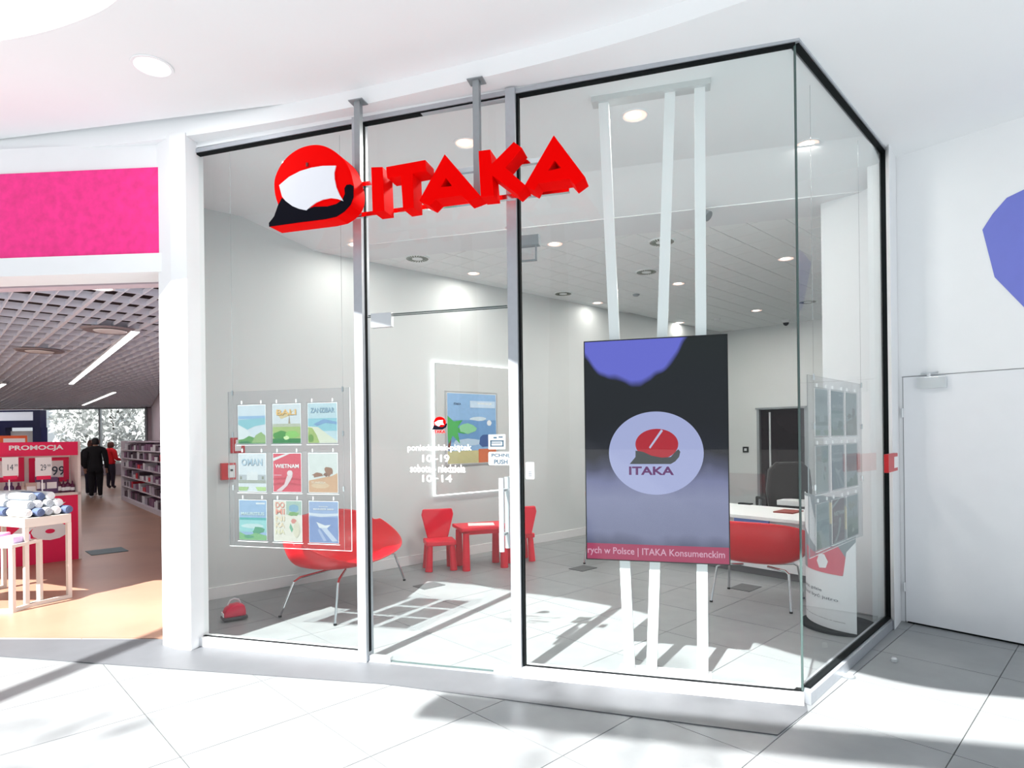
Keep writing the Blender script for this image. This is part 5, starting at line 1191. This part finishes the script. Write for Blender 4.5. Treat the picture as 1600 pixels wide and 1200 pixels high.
# ================================================================== PEOPLE (seen from behind in the aisle)
def skin_mesh(verts, edges, radii, root, levels=1):
    me = bpy.data.meshes.new('figure'); me.from_pydata(verts, edges, []); o = bpy.data.objects.new('figure', me); COL.objects.link(o)
    md = o.modifiers.new('skin', 'SKIN'); md.use_smooth_shade = True; md.branch_smoothing = .3
    for i, r_ in enumerate(radii):
        sv = me.skin_vertices[0].data[i]; sv.radius = r_ if isinstance(r_, tuple) else (r_, r_); sv.use_root = (i == root)
    md = o.modifiers.new('sub', 'SUBSURF'); md.levels = levels; md.render_levels = levels
    dg = bpy.context.evaluated_depsgraph_get(); dg.update(); out = bpy.data.meshes.new_from_object(o.evaluated_get(dg)); bpy.data.objects.remove(o); return out
def person(loc, ang, H, label, top_m, leg_m, shoe_m, hair_m, long_coat=False, arms=0.0, stride=.0, cap=False, bob=False):
    V, Ed, Rr = [], [], []
    def v(x, y, z, r, par=None):
        V.append((x * H, y * H, z * H)); Rr.append(tuple(a * H for a in r) if isinstance(r, tuple) else r * H)
        if par is not None: Ed.append((par, len(V) - 1))
        return len(V) - 1
    pel = v(0, 0, .53, (.085, .062)); wa = v(0, 0, .61, (.075, .055), pel); ch = v(0, -.005, .72, (.092, .065), wa); sh = v(0, 0, .795, (.072, .05), ch); nk = v(0, .005, .85, .032, sh)
    hd0 = v(0, .012, .885, (.043, .050), nk); hd1 = v(0, .012, .925, (.047, .055), hd0); v(0, .006, .972, (.036, .040), hd1)
    for s in (-1, 1):
        hp_ = v(s * .05, 0, .49, .062, pel); kn = v(s * (.055 + .0), .01 + stride * s * .05, .28, .038, hp_); an = v(s * .058, -.005 + stride * s * .07, .055, .024, kn); v(s * .062, .05 + stride * s * .07, .022, (.024, .016), an)
        so = v(s * .115, 0, .79, .037, sh); el = v(s * (.145 + arms * .03), -.01 + arms * .02, .62, .027, so); wr = v(s * (.145 - arms * .02), .03 + arms * .12, .50 + arms * .12, .018, el)
        pm_ = v(s * (.145 - arms * .02), .04 + arms * .15, .46 + arms * .13, (.017, .010), wr)
        for k, (dx, ln_) in enumerate(((-.014, .036), (-.005, .042), (.004, .040), (.013, .032))):
            a = v(s * .145 + dx * .9 - s * arms * .02, .045 + arms * .16, .44 + arms * .13, .0052, pm_); v(s * .145 + dx * 1.1 - s * arms * .02, .052 + arms * .17, .44 - ln_ + arms * .13, .0045, a)
        a = v(s * .130 - s * arms * .02, .058 + arms * .15, .47 + arms * .13, .0058, wr); v(s * .127 - s * arms * .02, .066 + arms * .16, .445 + arms * .13, .005, a)
    me = skin_mesh(V, Ed, Rr, pel, 1)
    ca, sa = math.cos(ang), math.sin(ang)
    r = thing('person', label, 'person', loc)
    skin = mat('skin_tone', (.45, .24, .17), .55, noise=.05)
    me.materials.clear(); me.materials.append(skin)
    M = Matrix.Rotation(ang, 4, 'Z'); me.transform(M); o = bpy.data.objects.new('body', me); COL.objects.link(o); o.parent = r; ABS[o] = Vector(loc)
    me.polygons.foreach_set('use_smooth', [True] * len(me.polygons))
    Mi = M.inverted()
    def garment(name, test, m_, d):
        bm = bmesh.new(); bm.from_mesh(me); bm.normal_update()
        for vv in bm.verts: vv.co += vv.normal * d * H
        bmesh.ops.delete(bm, geom=[f for f in bm.faces if not test(Mi @ f.calc_center_median() / H)], context='FACES')
        m2 = bpy.data.meshes.new(name); bm.to_mesh(m2); bm.free(); m2.materials.clear(); m2.materials.append(m_)
        m2.polygons.foreach_set('use_smooth', [True] * len(m2.polygons)); g = bpy.data.objects.new(name, m2); COL.objects.link(g); g.parent = r
        sm_ = g.modifiers.new('t', 'SOLIDIFY'); sm_.thickness = .006; sm_.offset = -1; return g
    hand = lambda c: abs(c.x) > .10 and c.z < (.49 + arms * .12) and c.z > .36 and (arms == 0 or c.y > .03)
    garment('jacket' if long_coat else 'shirt', lambda c: c.z > (.40 if long_coat else .51) and c.z < .852 and not hand(c) and not (abs(c.x) < .10 and c.z < .5 and False), top_m, .012)
    garment('trousers', lambda c: c.z < .55 and c.z > .045 and abs(c.x) < .115, leg_m, .008)
    garment('shoes', lambda c: c.z < .05, shoe_m, .010)
    # hair: cap over back and top of head
    garment('hair' if not cap else 'hat', (lambda c: c.z > .875 and (c.y < .035 or c.z > .95) and abs(c.x) < .09) if not bob else (lambda c: c.z > .862 and (c.y < .04 or c.z > .945) and abs(c.x) < .09), hair_m, .012 if not bob else .018)
    # face
    b = MB(); P_ = lambda x, y, z: Vector(loc) + M @ Vector((x * H, y * H, z * H))
    b.lathe((0, 0, 0), [(.001, -.001), (.0055 * H, -.001)], 6); b = MB()
    b.prism([P_(-.007, .068, .905), P_(.007, .068, .905), P_(0, .066, .93)], M @ Vector((0, .012 * H, -.002 * H))); b.build('nose', skin, r)
    for s in (-1, 1):
        b = MB(); b.box(P_(s * .018, .066, .928), (.012 * H, .004 * H, .006 * H), (M @ Vector((1, 0, 0)), M @ Vector((0, 1, 0)), Vector((0, 0, 1)))); b.build('eye', black_m, r)
        b = MB(); b.box(P_(s * .052, .012, .918), (.008 * H, .02 * H, .034 * H), (M @ Vector((1, 0, 0)), M @ Vector((0, 1, 0)), Vector((0, 0, 1)))); b.build('ear', skin, r, bevel=.003)
    b = MB(); b.box(P_(0, .065, .893), (.026 * H, .004 * H, .006 * H), (M @ Vector((1, 0, 0)), M @ Vector((0, 1, 0)), Vector((0, 0, 1)))); b.build('mouth', mat('lip', (.4, .08, .07), .5), r)
    return r
blkc = mat('black_cloth', (.006, .005, .008), .9, noise=.1); redc = mat('red_cloth', (.70, .01, .02), .9, noise=.1); navc = mat('dark_trousers', (.02, .015, .03), .9, noise=.1)
brh = mat('brown_hair', (.10, .03, .02), .6, noise=.2, nscale=40); whs = mat('white_shoe', (.7, .68, .7), .6); blh = mat('black_hair', (.008, .006, .008), .6, noise=.2)
p = Z(150, 779, .004); person((p.x, p.y, .004), math.radians(25), 1.62, 'person in black jacket and trousers with dark hat, seen from behind in the aisle', blkc, blkc, whs, blh, True, 0.0, .1, True)
p = Z(131, 776, .004); person((p.x, p.y + .3, .004), math.radians(10), 1.56, 'person with brown hair and dark coat, half hidden behind the promotion stand', blkc, navc, whs, brh, True, 0.2, .0, False, True)
p = Z(173, 763, .004); person((p.x, p.y, .004), math.radians(-20), 1.50, 'person in bright red waistcoat with brown bobbed hair, further down the aisle', redc, navc, mat('dark_shoe', (.03, .02, .03), .6), brh, False, .8, .1, False, True)

# ================================================================== OUTSIDE: trees, added shadow-casting beams over the mall
def tree(name, label, x, y, h, rad, nleaf, lsize, lm_, seed, squash=.7, zc=None):
    rg = random.Random(seed); t_ = thing(name, label, 'tree', (x, y, 0))
    b = MB(); b.tube([(x, y, 0), (x + .1, y, h * .4), (x, y + .1, h * .75)], [h * .02 + .05, h * .014 + .04, .04], 8)
    for k in range(7):
        a = k * .9; z0 = h * (.4 + .06 * k); b.tube([(x, y, z0), (x + math.cos(a) * rad * .6, y + math.sin(a) * rad * .6, z0 + rad * .5)], [.05, .015], 6)
    b.build('trunk', mat('bark', (.12, .10, .08), .9, noise=.2), t_)
    b = MB(); zc = zc or h - rad * squash
    for k in range(nleaf):
        while True:
            q = Vector((rg.uniform(-1, 1), rg.uniform(-1, 1), rg.uniform(-1, 1)))
            if .25 < q.length < 1: break
        c = Vector((x + q.x * rad, y + q.y * rad, zc + q.z * rad * squash)); d = Vector((rg.gauss(0, 1), rg.gauss(0, 1), rg.gauss(0, 1))).normalized(); e = d.cross(Vector((rg.gauss(0, 1), rg.gauss(0, 1), rg.gauss(0, 1)))).normalized(); s_ = lsize * rg.uniform(.6, 1.3)
        b.add([c - d * s_, c + e * s_ * .4, c + d * s_, c - e * s_ * .4], [(0, 1, 2, 3)])
    f = b.build('foliage', lm_, t_); f['kind'] = 'stuff'
    return t_
leaf_p = mat('pale_leaves', (.72, .76, .74), .7, noise=.5, nscale=1.5); leaf_g = mat('green_leaves', (.07, .13, .05), .7, noise=.3)
tree('tree', 'pale leafy tree outside the left far window', -21.6, 33.0, 6.0, 2.6, 4200, .20, leaf_p, 1, 1.0, 2.6)
tree('tree', 'pale leafy tree outside the right far window', -16.4, 31.5, 6.0, 2.4, 5200, .20, leaf_p, 2, 1.0, 2.4)
struct(MB().box((0, 5, -.12), (120, 120, .1)).build('floor_outside', mat('street_asphalt', (.30, .31, .32), .9, noise=.1))).name = 'floor.002'
def shadow_shift(p, z): k = z / math.tan(SUN_EL); return Vector((p.x - math.sin(SUN_AZ) * k, p.y - math.cos(SUN_AZ) * k, z))
def beam(pa, pb, z, w, ext, h=.2):  # unseen beam, added so that its shadow stripes the floor
    a = shadow_shift(pa, z); c = shadow_shift(pb, z); d = (c - a).normalized(); a -= d * ext; c += d * ext; n = Vector((-d.y, d.x, 0))
    b = MB(); b.box((a + c) / 2, ((c - a).length, w, h), (d, n, Vector((0, 0, 1)))); return struct(b.build('trim_added_shadow_beam', white_m))
beam(Z(253, 989), Z(0, 1088), 6.0, .13, 1.2)
beam(Z(950, 1128), Z(1600, 1192), 6.0, .16, 1.0)
q = shadow_shift(Z(1000, 1112), 13.0)
tree('tree', 'tall sparse tree in the street behind the viewer', q.x, q.y, 14.0, .95, 110, .10, leaf_g, 5, .55, 13.0)
q = shadow_shift(Z(20, 1190), 12.0)
tree('tree', 'second tall sparse tree in the street behind the viewer', q.x, q.y, 13.0, .5, 40, .10, leaf_g, 6, .8, 12.0)

# floor boxes set flush into the shop floor
for (x0, y0, x1, y1, lb) in ((653, 909, 688, 921, 'flat grey floor box nearest the red settee, left of the door'), (638, 873, 666, 881, 'flat grey floor box by the skirting left of the red table'), (897, 883, 925, 893, 'flat grey floor box left of the display screen'), (1147, 912, 1183, 924, 'flat dark floor box under the red armchair'), (409, 895, 441, 904, 'flat grey floor box near the left wall behind the poster holder')):
    p = Z((x0 + x1) / 2, (y0 + y1) / 2); b = MB()
    b.box(Vector((p.x, p.y, .0005)), (.20, .26, .005), (DV, SV, Vector((0, 0, 1)))); o = tag(b.build('floor_box', mat('box_lid_grey', (.09, .095, .10), .5, noise=.1), None, loc=(p.x, p.y, 0)), lb, 'floor box')
